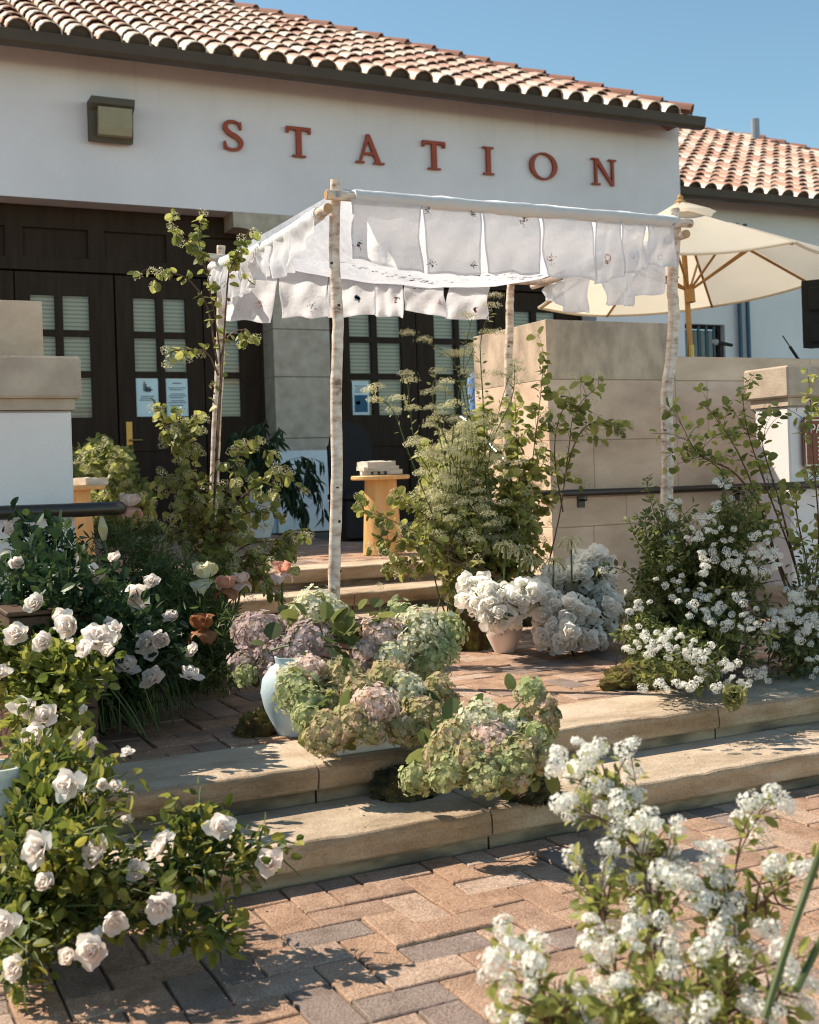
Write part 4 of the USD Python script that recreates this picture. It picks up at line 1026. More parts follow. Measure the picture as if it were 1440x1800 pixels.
wb = thing('white_box', 'large white panel box standing against the stone pier between the doors', 'box', (4.95, 12.6, .66))
a = on_z(491, 938, .66); wbx0, wby0 = a[0], a[1]
part(wb, 'body', bx(wbx0, wbx0 + .80, wby0, wby0 + .22, .665, 1.56, .004), 'white_paint')
part(wb, 'side_panel', bx(wbx0 - .06, wbx0 - .003, wby0 + .03, wby0 + .24, .665, 1.55, .004), 'blue_ceramic')  # side of the white box, its blue shade put into the colour

vl = on_z(457, 945, .65)
vv = thing('white_vase', 'tall smooth white vase under the dark drooping foliage near the doors', 'vase', vl)
part(vv, 'body', lathe([(0, .652), (.11, .652), (.15, .80), (.155, .92), (.13, 1.04), (.09, 1.10), (.095, 1.13), (.085, 1.13), (.08, 1.10), (0, 1.0)], (vl[0], vl[1], 0), 36), 'white_ceramic', smooth=50)

bc = at(632, 900, 11.4); bc[2] = .65
bk = thing('black_chair', 'black rounded chair standing in deep shade behind the wooden table', 'chair', bc)
part(bk, 'backrest', ext(Polygon([(-.16, .42)] + [(.24 * math.cos(a), .92 + .24 * math.sin(a)) for a in np.linspace(math.pi, 0, 14)] + [(.16, .42)]), .16, .21) if False else (lambda vf: (vf[0] + bc, vf[1]))(ext(Polygon([(-.22, .44), (-.23, .9)] + [(.21 * math.cos(a) - .0, .92 + .21 * math.sin(a)) for a in np.linspace(math.pi, 0, 14)] + [(.23, .9), (.22, .44)]), .16, .21)), 'black')
part(bk, 'seat', (lambda vf: (vf[0] + bc, vf[1]))(bx(-.25, .25, -.26, .20, .38, .45, .02)), 'black')
part(bk, 'skirt', (lambda vf: (vf[0] + bc, vf[1]))(bx(-.24, .24, -.25, .19, .02, .378, .012)), 'black')

# ------------------------------------------------------------------ a person in a blue shirt behind the wall
pc = at(860, 760, 10.6); px_, py_ = pc[0], pc[1]
pe = thing('person', 'person in a blue shirt and dark trousers half hidden behind the stair wall', 'person', (px_, py_, .65))


def hull_chain(bones, fine=.03):
    out = m3.Manifold()
    for (a, ra), (b, rb) in bones:
        s = m3.Manifold.hull(m3.Manifold.sphere(ra, 20).translate([float(x) for x in a]) + m3.Manifold.sphere(rb, 20).translate([float(x) for x in b])); out = out + s
    mm = out.refine_to_length(fine).to_mesh(); t = trimesh.Trimesh(mm.vert_properties[:, :3], mm.tri_verts, process=True)
    trimesh.smoothing.filter_taubin(t, iterations=14); return np.array(t.vertices), np.array(t.faces)


def body_pts(grow):
    B = []
    g = grow
    for s in (-1, 1):
        hip, knee, ank = (s * .09, 0, .92), (s * .10, -.02, .50), (s * .10, .02, .09)
        B += [((hip, .095 + g), (knee, .062 + g)), ((knee, .060 + g), (ank, .040 + g))]
    return B


torso = [(((-.09, 0, .95), .11), ((.09, 0, .95), .11)), (((0, 0, .96), .125), ((0, 0, 1.20), .125)), (((-.11, 0, 1.38), .075), ((.11, 0, 1.38), .075)), (((-.08, 0, 1.2), .10), ((-.10, 0, 1.36), .09)), (((.08, 0, 1.2), .10), ((.10, 0, 1.36), .09))]
arms = []
for s in (-1, 1):
    sh, el, wr = (s * .185, 0, 1.41), (s * .235, -.02, 1.13), (s * .20, -.16, .92)
    arms.append((sh, el, wr))
skinb = torso + body_pts(0) + [(((0, 0, 1.40), .058), ((0, -.01, 1.52), .052)), (((0, -.005, 1.60), .085), ((0, -.02, 1.66), .092)), (((0, -.055, 1.56), .05), ((0, -.03, 1.62), .07))]
for s in (-1, 1):
    skinb += [(((s * .10, .03, .05), .042), ((s * .11, -.15, .035), .035))]
for (sh, el, wr), s in zip(arms, (-1, 1)):
    skinb += [((sh, .055), (el, .042)), ((el, .040), (wr, .027)), ((wr, .026), ((wr[0], wr[1] - .07, wr[2] - .05), .030))]
    for k in range(4):
        kx = wr[0] + (k - 1.5) * .018; b0 = (kx, wr[1] - .08, wr[2] - .06); b1 = (kx, wr[1] - .115, wr[2] - .095); b2 = (kx, wr[1] - .12, wr[2] - .125)
        skinb += [((b0, .009), (b1, .0085)), ((b1, .0085), (b2, .007))]
    skinb += [(((wr[0] - s * .02, wr[1] - .03, wr[2] - .02), .012), ((wr[0] - s * .045, wr[1] - .075, wr[2] - .05), .009))]
po = np.array([px_, py_, .65]); pa = math.radians(26); PR = np.array([[math.cos(pa), math.sin(pa), 0], [-math.sin(pa), math.cos(pa), 0], [0, 0, 1]])
def pp(vf): return vf[0] @ PR + po, vf[1]
bd = part(pe, 'body', pp(hull_chain(skinb, .025)), 'skin', smooth=True)
sh_b = [((a, ra + .022), (b, rb + .022)) for (a, ra), (b, rb) in torso]
for sh, el, wr in arms: sh_b += [((sh, .072), (el, .058)), ((el, .056), ((wr[0] * .97 + el[0] * .03, wr[1] * .9 + el[1] * .1, wr[2] * .9 + el[2] * .1), .044))]
part(pe, 'shirt', pp(hull_chain(sh_b)), 'blue_shirt', smooth=True)
part(pe, 'trousers', pp(hull_chain([((a, ra + .02), (b, rb + .022)) for (a, ra), (b, rb) in body_pts(0)] + [(((-.08, 0, .93), .128), ((.08, 0, .93), .128))])), 'navy', smooth=True)
hr = trimesh.creation.icosphere(3, 1.0); hv_ = np.array(hr.vertices); keep = hv_
hm = hull_chain([(((0, .02, 1.64), .093), ((0, .0, 1.70), .085)), (((0, .05, 1.58), .06), ((0, .03, 1.66), .08))], .02)
part(pe, 'hair', pp(hm), 'hair', smooth=True)
for s in (-1, 1):
    e = trimesh.creation.icosphere(2, .011); part(pe, 'eye', pp((np.array(e.vertices) + [s * .032, -.103, 1.635], np.array(e.faces))), 'black')
    e = trimesh.creation.icosphere(2, 1.0); part(pe, 'ear', pp((np.array(e.vertices) * [.012, .02, .03] + [s * .092, -.01, 1.62], np.array(e.faces))), 'skin')
e = trimesh.creation.icosphere(2, 1.0); part(pe, 'nose', pp((np.array(e.vertices) * [.014, .022, .026] + [0, -.112, 1.605], np.array(e.faces))), 'skin')
part(pe, 'mouth', pp((np.array(e.vertices) * [.024, .008, .006] + [0, -.104, 1.565], np.array(e.faces))), 'red_letter')
for s in (-1, 1): part(pe, 'shoe', pp(hull_chain([(((s * .10, .05, .045), .05), ((s * .115, -.16, .035), .042))], .03)), 'black')

# ------------------------------------------------------------------ pots and boxes on the landing
wp = on_z(887, 1146, .26)
t = thing('pink_pot', 'squat pale pink pot holding white flowers in front of the birch pole', 'pot', wp)
k_ = .30
part(t, 'body', lathe(np.array([(0, .002), (.062, .002), (.075, .03), (.108, .10), (.118, .15), (.108, .19), (.092, .205), (.10, .225), (.09, .23), (.08, .2), (0, .16)]) * [.88, .88], wp, 36), 'pink_ceramic', smooth=50)
w2 = on_z(862, 1138, .26) + [.0, .12, 0]
t = thing('white_pot', 'small white pot tucked behind the squat pink pot', 'pot', w2)
part(t, 'body', lathe(np.array([(0, .002), (.10, .002), (.115, .20), (.12, .215), (.11, .215), (.10, .17), (0, .15)]), w2, 32), 'white_ceramic', smooth=40)
bv = on_z(522, 1298, .26) + [.02, .08, 0]
t = thing('blue_vase', 'large round pale blue vase under the hydrangeas on the landing edge', 'vase', bv)
part(t, 'body', lathe(np.array([(0, .002), (.078, .002), (.088, .02), (.135, .13), (.150, .20), (.140, .26), (.105, .31), (.075, .33), (.082, .36), (.072, .36), (.065, .33), (0, .25)]) * .84, bv, 44), 'blue_ceramic', smooth=50)
a, b = on_z(596, 1322, .26), on_z(712, 1312, .26)
t = thing('white_planter', 'long low cream planter box of hydrangeas on the coping', 'planter', (a + b) / 2)
x0, x1, y0 = 1.60, 1.97, 3.93
part(t, 'box', cat([bx(x0, x1, y0, y0 + .012, .262, .36, .003), bx(x0, x1, y0 + .15, y0 + .162, .262, .36, .003), bx(x0, x0 + .012, y0 + .0125, y0 + .1495, .262, .36, .003), bx(x1 - .012, x1, y0 + .0125, y0 + .1495, .262, .36, .003), bx(x0 + .0125, x1 - .0125, y0 + .0125, y0 + .1495, .263, .34)]), 'white_ceramic')
cv = on_z(750, 1275, .26) + [0, .1, 0]
t = thing('cream_vase', 'cream vase half hidden among green hydrangeas at the right of the bunch', 'vase', cv)
part(t, 'body', lathe(np.array([(0, .002), (.07, .002), (.085, .10), (.09, .2), (.07, .27), (.06, .29), (.065, .31), (.055, .31), (.05, .27), (0, .2)]), cv, 32), 'pink_ceramic', smooth=50)
bb = np.array([.87, 4.47, .26])  # wooden box, its hidden top raised to throw shade on the steps
t = thing('wooden_plinth', 'dark brown wooden plinth heightened for its shade, behind the zinc bucket at the left', 'plinth', (bb[0] - .22, bb[1] + .15, .26))
for k in range(6): part(t, 'board', bx(bb[0] - .30, bb[0], bb[1] - .012, bb[1], .262 + .088 * k, .346 + .088 * k, .004), 'brown_box_wood')
part(t, 'side', bx(bb[0] - .02, bb[0], bb[1] + .0005, bb[1] + .42, .262, .790, .004), 'brown_box_wood'); part(t, 'side', bx(bb[0] - .30, bb[0] - .28, bb[1] + .0005, bb[1] + .42, .262, .790, .004), 'brown_box_wood'); part(t, 'top', bx(bb[0] - .31, bb[0] + .008, bb[1] - .02, bb[1] + .43, .791, .808, .004), 'brown_box_wood')
zb = on_z(96, 1335, .26) + [-.02, -.04, 0]
t = thing('zinc_bucket', 'grey zinc bucket of white roses before the brown box', 'bucket', zb)
part(t, 'body', lathe(np.array([(0, .002), (.085, .002), (.09, .01), (.118, .25), (.124, .258), (.118, .262), (.108, .25), (0, .2)]), zb, 36), 'zinc', smooth=40)
ur = on_z(5, 1560, 0.0) if False else at(6, 1560, 3.35)
ux, uy = at(2, 1420, 3.35)[:2]
t = thing('white_urn', 'carved chalky white garden urn at the left edge behind the roses', 'urn', (ux, uy, 0))
uz = at(2, 1345, 3.35)[2]
pr = np.array([(0, .0), (.075, 0), (.08, .03), (.05, .06), (.045, .10), (.075, .16), (.092, .24), (.098, .32), (.092, uz - .08), (.072, uz - .03), (.078, uz), (.066, uz), (.06, uz - .04), (0, uz - .1)])
part(t, 'body', lathe(pr, (ux, uy, 0), 40), 'white_urn', smooth=50)
for s in (-1, 1): part(t, 'handle', tube(spline([np.array([ux, uy, uz - .18]) + RT * s * .088, np.array([ux, uy, uz - .10]) + RT * s * .125, np.array([ux, uy, uz - .03]) + RT * s * .115, np.array([ux, uy, uz - .02]) + RT * s * .07], 14), .016, 8), 'white_urn', smooth=50)
gb = on_z(112, 1662, 0.0)
t = thing('grey_trough', 'low grey trough at the foot of the front rose bush', 'trough', (gb[0] - .2, gb[1] + .12, 0))
part(t, 'box', cat([bx(gb[0] - .50, gb[0], gb[1], gb[1] + .02, .005, .16, .004), bx(gb[0] - .50, gb[0], gb[1] + .22, gb[1] + .24, .005, .16, .004), bx(gb[0] - .02, gb[0], gb[1] + .0205, gb[1] + .2195, .005, .16, .004), bx(gb[0] - .5, gb[0] - .48, gb[1] + .0205, gb[1] + .2195, .005, .16, .004), bx(gb[0] - .479, gb[0] - .021, gb[1] + .0205, gb[1] + .2195, .006, .14)]), 'pier_stone')

# ------------------------------------------------------------------ planting
def blob_paths(root, blobs, r, lift=.2, n=9, rootspread=.05):
    out = []
    for b in blobs:
        for tip in in_blob(b[:6], r, b[6]):
            out.append(bezier(np.asarray(root) + np.r_[r.normal(0, rootspread, 2), 0], tip, r, lift, n))
    return out


def plant(name, label, cat_, root, paths, tpl, per_m, size, leafmat, seed, stem=(.004, .0012), stemmat='stem', group=None, main=None, **kw):
    r = np.random.default_rng(seed); t = thing(name, label, cat_, root, group)
    part(t, 'stems', branch_mesh(paths[:main], *stem), stemmat, kind='stuff')
    if main and main < len(paths): part(t, 'twigs', branch_mesh(paths[main:], .0018, .0009), stemmat, kind='stuff')
    pos, M, sc = leaves_along(paths, tpl, per_m, size, r, **kw)
    part(t, 'foliage', inst(tpl, M, pos, sc), leafmat, kind='stuff')
    return t, (pos, M, sc)


def pxpaths(lines, n=12): return [spline([at(*q) for q in ln], n) for ln in lines]


def twigs(paths, r, per, length, n=6, droop=.0, start=.25):
    """Short side shoots along given branches."""
    out = []
    for p in paths:
        for k in range(per):
            s = r.uniform(start, 1) * (len(p) - 1.01); i = int(s); a = p[i] + (p[i + 1] - p[i]) * (s - i); tg = unit(p[i + 1] - p[i])
            d = unit(tg * .6 + unit(r.normal(0, 1, 3)) * .8 + [0, 0, .15 - droop]); ln = length * r.uniform(.4, 1.2)
            out.append(spline([a, a + d * ln * .5 + [0, 0, .02], a + d * ln - [0, 0, droop * ln * .4]], n))
    return out


def blooms(t, pts, r, name='rose', tpls=ROSES, mat_='rose_petal', face=None, heart=True, spin=True):
    for u, v, d, dep in pts:
        c = at(u, v, dep - .10); f = unit(unit(EYE - c) * .75 + np.array([-.35, 0, .45]) + r.normal(0, .38, 3)) if face is None else face
        k = r.integers(len(tpls)); s = d * dep / FPX / 2 / .62
        p = part(t, name, placed(tpls[k], c - f * s * .3, s, f, r.uniform(0, 6)), mat_, smooth=True)
        if heart: part(p, 'heart', placed(HEART, c - f * s * .3, s * 1.15, f), 'stamen')


# --- front rose bush: canes from the trough, leaves and roses
r_ = np.random.default_rng(101)
R1 = [(60, 1492, 46, 3.02), (165, 1500, 41, 3.05), (180, 1480, 19, 3.12), (275, 1490, 34, 3.12), (290, 1472, 21, 3.14), (237, 1530, 27, 3.1), (390, 1452, 35, 3.2), (472, 1515, 33, 3.15), (78, 1552, 31, 2.98), (278, 1598, 37, 2.98), (290, 1585, 27, 3.0),
      (202, 1622, 34, 2.95), (158, 1670, 39, 2.9), (120, 1682, 29, 2.9), (168, 1645, 24, 2.95), (24, 1702, 33, 2.85), (4, 1625, 34, 2.9), (115, 1380, 39, 3.25), (180, 1380, 16, 3.3), (203, 1382, 19, 3.3), (222, 1440, 14, 3.25), (222, 1320, 16, 3.4)]
root = np.array([.42, 3.28, .10])
rtip = [at(u, v + d * .25, dep + .02) for u, v, d, dep in R1]
P1 = [bezier(root + np.r_[r_.normal(0, .06, 2), 0], q, r_, .18, 10) for q in rtip]
P1 += blob_paths(root, [(90, 1540, 3.02, 100, 150, .22, 46), (200, 1500, 3.1, 120, 110, .22, 34), (60, 1680, 2.9, 60, 70, .14, 18), (250, 1560, 3.02, 90, 60, .15, 18), (120, 1420, 3.2, 110, 70, .15, 18), (215, 1360, 3.3, 50, 50, .1, 8), (40, 1740, 2.8, 50, 30, .1, 8), (300, 1640, 2.95, 60, 40, .1, 8), (95, 1320, 3.5, 95, 45, .08, 34), (60, 1400, 3.3, 60, 50, .06, 16)], r_)
P1 += pxpaths([[(200, 1590, 3.05), (300, 1540, 3.1), (400, 1495, 3.15), (465, 1505, 3.15)], [(200, 1600, 3.05), (300, 1540, 3.1), (350, 1490, 3.15), (385, 1465, 3.2)], [(220, 1600, 3.0), (290, 1560, 3.1), (360, 1530, 3.1), (420, 1545, 3.08)], [(200, 1620, 3.0), (280, 1620, 2.98), (340, 1635, 2.96), (385, 1660, 2.95)], [(230, 1560, 3.05), (300, 1520, 3.12), (340, 1475, 3.18), (352, 1440, 3.2)]] * 3)
P1 += twigs(P1[-15:], r_, 7, .11)
bush, lv = plant('rose_bush', 'leafy blush white rose bush in the left foreground beside the lower steps', 'rose bush', root, P1, LEAF_ROSE, 50, .043, 'rose_leaf', 102, stem=(.0045, .0014), stemmat='green_stem', off=.022, start=.3)
blooms(bush, R1, r_)
# its largest leaves, each one a leaf of its own
pos, M, sc = leaves_along(P1, LEAF_ROSE, 2.2, .048, np.random.default_rng(103), start=.4, off=.03)
order = np.argsort((pos - EYE) @ FW)[:150]
for i in order:
    part(bush, 'leaf', inst(LEAF_ROSE, M[i:i + 1], pos[i:i + 1], sc[i:i + 1]), 'rose_leaf_one', smooth=True)

# --- the taller rose bush in the zinc bucket
R2 = [(28, 1112, 31, 4.15), (118, 1100, 34, 4.1), (106, 1084, 23, 4.2), (75, 1128, 26, 4.1), (172, 1118, 43, 4.05), (150, 1138, 31, 4.0), (190, 1142, 25, 4.0), (198, 1106, 29, 4.2), (40, 1240, 34, 4.0), (77, 1256, 34, 3.95), (62, 1292, 38, 3.9), (147, 1308, 34, 3.95), (145, 1247, 13, 4.0), (-4, 1180, 29, 4.1)]
root = zb + [0, 0, .24]
P2 = [bezier(root + np.r_[r_.normal(0, .05, 2), 0], at(u, v + d * .25, dep + .02), r_, .12, 10) for u, v, d, dep in R2]
P2 += blob_paths(root, [(100, 1180, 4.1, 100, 65, .2, 66), (25, 1200, 4.1, 45, 80, .15, 26), (170, 1190, 4.05, 40, 55, .12, 18), (60, 1260, 3.95, 70, 50, .12, 20), (130, 1280, 3.95, 60, 40, .1, 12), (40, 1310, 3.9, 50, 30, .1, 10), (-90, 1150, 4.2, 110, 90, .25, 60)], r_, lift=.1)  # last blob: unseen extension of the bush, added for its shade
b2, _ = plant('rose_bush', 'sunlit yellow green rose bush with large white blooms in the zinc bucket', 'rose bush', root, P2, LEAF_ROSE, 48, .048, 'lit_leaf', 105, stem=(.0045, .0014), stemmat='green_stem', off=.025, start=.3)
blooms(b2, R2, r_)

# --- the dark rose bush at the foot of the left pier
R3 = [(20, 930, 25, 5.3), (155, 1010, 36, 4.5), (237, 1050, 35, 4.9), (266, 1021, 20, 5.1), (258, 1130, 34, 4.7), (283, 1124, 30, 4.7), (220, 1166, 34, 4.6), (265, 1190, 30, 4.6), (335, 1181, 30, 4.6), (338, 1142, 20, 4.7), (143, 1034, 12, 4.5), (200, 980, 20, 5.2), (60, 1060, 26, 4.3), (110, 1130, 24, 4.3), (30, 990, 22, 4.6), (190, 1100, 26, 4.4), (300, 1080, 22, 4.9), (180, 1200, 24, 4.5)]
root = np.array([.95, 4.95, .30])
P3 = [bezier(root + np.r_[r_.normal(0, .12, 2), 0], at(u, v + d * .25, dep + .02), r_, .12, 10) for u, v, d, dep in R3]
P3 += blob_paths(root, [(60, 1000, 5.1, 90, 80, .25, 60), (150, 1050, 5.0, 110, 70, .25, 60), (230, 1120, 4.8, 110, 70, .2, 60), (60, 1090, 4.7, 80, 60, .2, 30), (130, 1040, 4.35, 70, 70, .08, 60), (90, 1110, 4.3, 90, 60, .08, 50), (20, 1030, 4.6, 60, 90, .15, 50), (160, 1130, 4.35, 40, 70, .06, 30), (300, 1150, 4.7, 60, 45, .15, 26), (30, 900, 5.3, 40, 30, .1, 8), (90, 930, 5.2, 30, 30, .1, 8)], r_, lift=.12, rootspread=.16)
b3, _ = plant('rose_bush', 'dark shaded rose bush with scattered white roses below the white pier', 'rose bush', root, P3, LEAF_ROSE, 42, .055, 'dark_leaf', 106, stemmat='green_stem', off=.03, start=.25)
blooms(b3, R3, r_)

# --- fine dark fern mass between the roses and the left birch pole
root = on_z(330, 1200, .26) + [0, .35, 0]
Pf = blob_paths(root, [(330, 1080, 5.5, 90, 110, .3, 130), (390, 1130, 5.2, 60, 60, .2, 60), (220, 960, 5.9, 70, 70, .2, 50), (300, 1010, 5.7, 70, 50, .2, 50), (330, 1190, 5.0, 110, 25, .2, 50)], r_, lift=.05, rootspread=.22)
plant('fern', 'dark feathery fern mass at the foot of the left birch pole', 'fern', root, Pf, LEAF_FERN, 120, .055, 'grass_tuft', 107, stem=(.0015, .0006), stemmat='green_stem', start=.15, off=.012)


def iris(label, u, v, d, dep, mt, fmt, seed, root_v):
    r = np.random.default_rng(seed); c = at(u, v, dep); s = d * dep / FPX * .60; g = at(u + r.normal(0, 10), root_v, dep + .05)
    t = thing('iris', label, 'iris', g)
    part(t, 'stalk', tube(spline([g, (g + c) / 2 + r.normal(0, .012, 3), c - [0, 0, s * .3]], 10), [.006, .005], 7), 'green_stem')
    part(t, 'spathe', (lambda vf: vf)(tube([c - [0, 0, s * .9], c - [0, 0, s * .55], c - [0, 0, s * .1]], [.007, s * .16, s * .07], 8)), 'green_stem', smooth=True)
    for k in range(3):
        p = petal(.62, 1.0, .55, .55, .13, seed * 7 + k, 11, 9); part(t, 'standard', (rot_zy(p[0], math.radians(50), k * 2.094 + seed, .06, 0) * s * [1.25, 1.25, .9] + c, p[1]), mt, smooth=True)
        p = petal(.66, 1.0, -.1, .7, .13, seed * 7 + k + 3, 11, 9); part(t, 'fall', (rot_zy(p[0], math.radians(-18), k * 2.094 + 1.047 + seed, .05, -.03) * s + c, p[1]), fmt, smooth=True)
    return t


iris('pink iris standing tallest beside the end of the left handrail', 228, 890, 42, 5.9, 'iris_blush', 'iris_pink', 1, 1090)
iris('small peach iris low among the dark leaves left of the fern', 206, 998, 26, 5.5, 'iris_pink', 'iris_pink', 2, 1120)
iris('large cream and yellow iris beside the left birch pole', 360, 1016, 52, 5.4, 'iris_cream', 'iris_cream', 3, 1170)
iris('bronze pink iris right of the cream iris', 398, 1034, 42, 5.4, 'iris_pink', 'iris_bronze', 4, 1170)
iris('pale blush iris touching the bronze pink iris', 424, 1024, 34, 5.45, 'iris_blush', 'iris_blush', 5, 1170)
iris('brown bronze iris hanging lowest before the dark fern', 356, 1106, 50, 5.1, 'iris_bronze', 'iris_bronze', 6, 1190)
iris('pink iris right of the left birch pole by the steps', 495, 1006, 38, 5.7, 'iris_pink', 'iris_blush', 7, 1100)
t = thing('iris_bud', 'closed pale yellow iris bud beside the end of the left handrail', 'iris', at(196, 1050, 5.8))
part(t, 'bud', tube(spline([at(183, 950, 5.8), at(181, 930, 5.8), at(178, 905, 5.8)], 8), [.010, .026, .006], 8), 'iris_cream', smooth=True); part(t, 'stalk', tube(spline([at(200, 1060, 5.8), at(194, 1000, 5.8), at(183, 948, 5.8)], 8), .006, 6), 'green_stem')

# --- serviceberry boughs tied to the left birch pole
D = 6.55
main = [[(372, 1040, D), (376, 900, D), (381, 760, D), (388, 640, D), (378, 560, D), (362, 470, D), (350, 430, D), (356, 372, D)], [(382, 640, D), (366, 545, D), (340, 500, D), (312, 482, D), (272, 478, D)], [(366, 480, D), (345, 440, D), (322, 418, D), (300, 402, D)],
        [(384, 660, D), (365, 622, D), (330, 614, D), (300, 618, D)], [(388, 640, D), (395, 600, D), (420, 580, D), (434, 598, D)], [(376, 900, D), (400, 500, D - .1), (412, 460, D - .1), (430, 420, D - .1)],
        [(372, 1000, D), (345, 900, D), (320, 830, D), (290, 750, D), (282, 718, D)], [(372, 1000, D), (350, 880, D), (338, 780, D), (332, 740, D)], [(376, 960, D), (340, 900, D - .1), (300, 860, D - .1), (275, 830, D - .1)], [(376, 960, D), (420, 880, D - .2), (460, 850, D - .2), (495, 830, D - .2)],
        [(376, 980, D), (410, 920, D - .2), (440, 900, D - .2), (460, 905, D - .2)], [(376, 1010, D), (430, 960, D - .3), (490, 950, D - .3), (525, 945, D - .3)], [(376, 1010, D), (420, 980, D - .3), (470, 975, D - .3), (510, 985, D - .3)], [(374, 1000, D), (340, 960, D - .1), (320, 940, D - .1), (300, 930, D - .1)], [(380, 990, D), (400, 860, D - .1), (420, 800, D - .1), (432, 780, D - .1)],
        [(376, 1020, D), (420, 1000, D - .3), (455, 1010, D - .4), (480, 1040, D - .4)], [(372, 1000, D), (335, 850, D), (310, 790, D), (318, 720, D)]]
Pm = pxpaths(main, 16); Pt = twigs(Pm, r_, 3, .11, droop=.3) + twigs(Pm[6:], r_, 7, .15, droop=.3) + blob_paths(at(376, 1050, D), [(430, 980, D - .3, 80, 50, .15, 18), (330, 860, D, 55, 90, .15, 16), (420, 890, D - .1, 50, 60, .12, 10)], r_, lift=.1)
bb_, (pos, M, sc) = plant('serviceberry_bough', 'tall serviceberry bough with small green leaves tied to the left birch pole', 'branch', at(372, 1040, D), Pm + Pt, LEAF_ROUND, 46, .056, 'berry_leaf', 110, stem=(.006, .002), stemmat='red_stem', main=len(Pm), start=.30, droop=.55, off=.012)
tips = np.array([p[-1] for p in Pm + Pt]); fl_ = [ball(TINY, 16, .024, .010, 500 + i) for i in range(6)]
part(bb_, 'blossom', cat([(fl_[i % 6][0] + q + r_.normal(0, .01, 3), fl_[i % 6][1]) for i, q in enumerate(tips)]), 'umbel', kind='stuff')

# --- leafy mass right of the steps, round the rear right birch pole
root = np.array([3.62, 6.46, .30])
lines = [[(960, 1010, 7.35), (985, 900, 7.35), (1000, 790, 7.35), (1012, 720, 7.35), (1060, 672, 7.35)], [(990, 850, 7.35), (1015, 770, 7.35), (1050, 740, 7.35), (1090, 752, 7.35)], [(940, 1000, 7.45), (930, 880, 7.45), (950, 700, 7.45), (956, 620, 7.45)], [(930, 1000, 7.45), (915, 860, 7.45), (908, 760, 7.45), (905, 690, 7.45)], [(880, 1010, 7.25), (800, 940, 7.15), (740, 900, 7.15), (690, 870, 7.15)], [(870, 1010, 7.15), (780, 960, 6.95), (700, 920, 6.95), (625, 890, 6.95)], [(880, 1020, 7.15), (790, 980, 6.95), (720, 960, 6.95), (668, 945, 6.95)], [(890, 1020, 7.15), (800, 990, 6.85), (730, 985, 6.85), (680, 1000, 6.85)], [(990, 900, 7.35), (975, 800, 7.35), (985, 730, 7.35), (1010, 700, 7.35)], [(870, 1030, 7.05), (820, 1010, 6.95), (800, 1015, 6.95), (790, 1040, 6.95)]]
Pl = pxpaths(lines, 14)
Pb = blob_paths(root, [(890, 890, 7.45, 90, 100, .35, 44), (820, 950, 7.25, 100, 55, .3, 36), (760, 930, 7.15, 70, 60, .25, 18), (930, 960, 7.35, 60, 60, .25, 18), (960, 830, 7.55, 50, 90, .2, 14), (800, 800, 7.55, 70, 60, .25, 18), (860, 720, 7.65, 50, 60, .2, 10), (735, 870, 7.35, 60, 50, .2, 12)], r_, lift=.12)
Pt = twigs(Pl, r_, 9, .14, droop=.3)
b4, _ = plant('serviceberry_bush', 'large airy green bush with rounded leaves around the rear right birch pole', 'bush', root, Pl + Pb + Pt, LEAF_ROUND, 44, .066, 'berry_leaf', 120, stem=(.005, .0016), stemmat='red_stem', main=len(Pl), start=.35, droop=.4, off=.015)
tips = np.array([p[-1] for p in Pl + Pb + Pt])
part(b4, 'blossom', cat([(fl_[i % 6][0] + q + r_.normal(0, .01, 3), fl_[i % 6][1]) for i, q in enumerate(tips)]), 'umbel', kind='stuff')
# cow parsley: hollow stems and pale green umbels
root = np.array([3.45, 6.45, .35])
lines = [[(800, 1000, 7.2), (770, 860, 7.2), (730, 780, 7.2), (715, 660, 7.2)], [(840, 1000, 7.3), (830, 800, 7.3), (800, 640, 7.3), (745, 600, 7.3)], [(850, 1000, 7.3), (830, 760, 7.3), (815, 640, 7.3), (830, 560, 7.3)], [(860, 1000, 7.3), (850, 720, 7.3), (845, 600, 7.3), (865, 540, 7.3)], [(790, 980, 7.2), (720, 800, 7.2), (690, 720, 7.2), (650, 690, 7.2)], [(820, 980, 7.2), (790, 840, 7.2), (770, 760, 7.2), (760, 720, 7.2)], [(840, 960, 7.2), (800, 820, 7.2), (760, 700, 7.2), (770, 655, 7.2)], [(860, 960, 7.2), (860, 800, 7.2), (900, 700, 7.3), (905, 640, 7.3)]]
Pc = pxpaths(lines, 12) + blob_paths(root, [(775, 830, 7.2, 60, 80, .25, 12), (830, 710, 7.3, 60, 110, .25, 13), (880, 760, 7.3, 50, 110, .2, 7), (830, 880, 7.1, 90, 60, .25, 10)], r_, lift=.1)
Pt = twigs(Pc, r_, 3, .12)
b5, _ = plant('cow_parsley', 'feathery pale green cow parsley rising behind the rounded leaved bush', 'wild flower', root, Pc, LEAF_OVAL, 22, .038, 'airy_leaf', 121, stem=(.005, .002), stemmat='green_stem', start=.3, off=.02)
part(b5, 'side_stems', branch_mesh(Pt, .002, .0012), 'green_stem', kind='stuff')
um_ = [ball(TINY, 46, .050, .0105, 600 + i, top=.1, jitter=.15, flatten=.6) for i in range(6)]
ends = [p[-1] for p in Pc + Pt] + [p[-4] + r_.normal(0, .03, 3) for p in Pc]
part(b5, 'umbels', cat([(um_[i % 6][0] + q, um_[i % 6][1]) for i, q in enumerate(ends)]), 'umbel', kind='stuff')

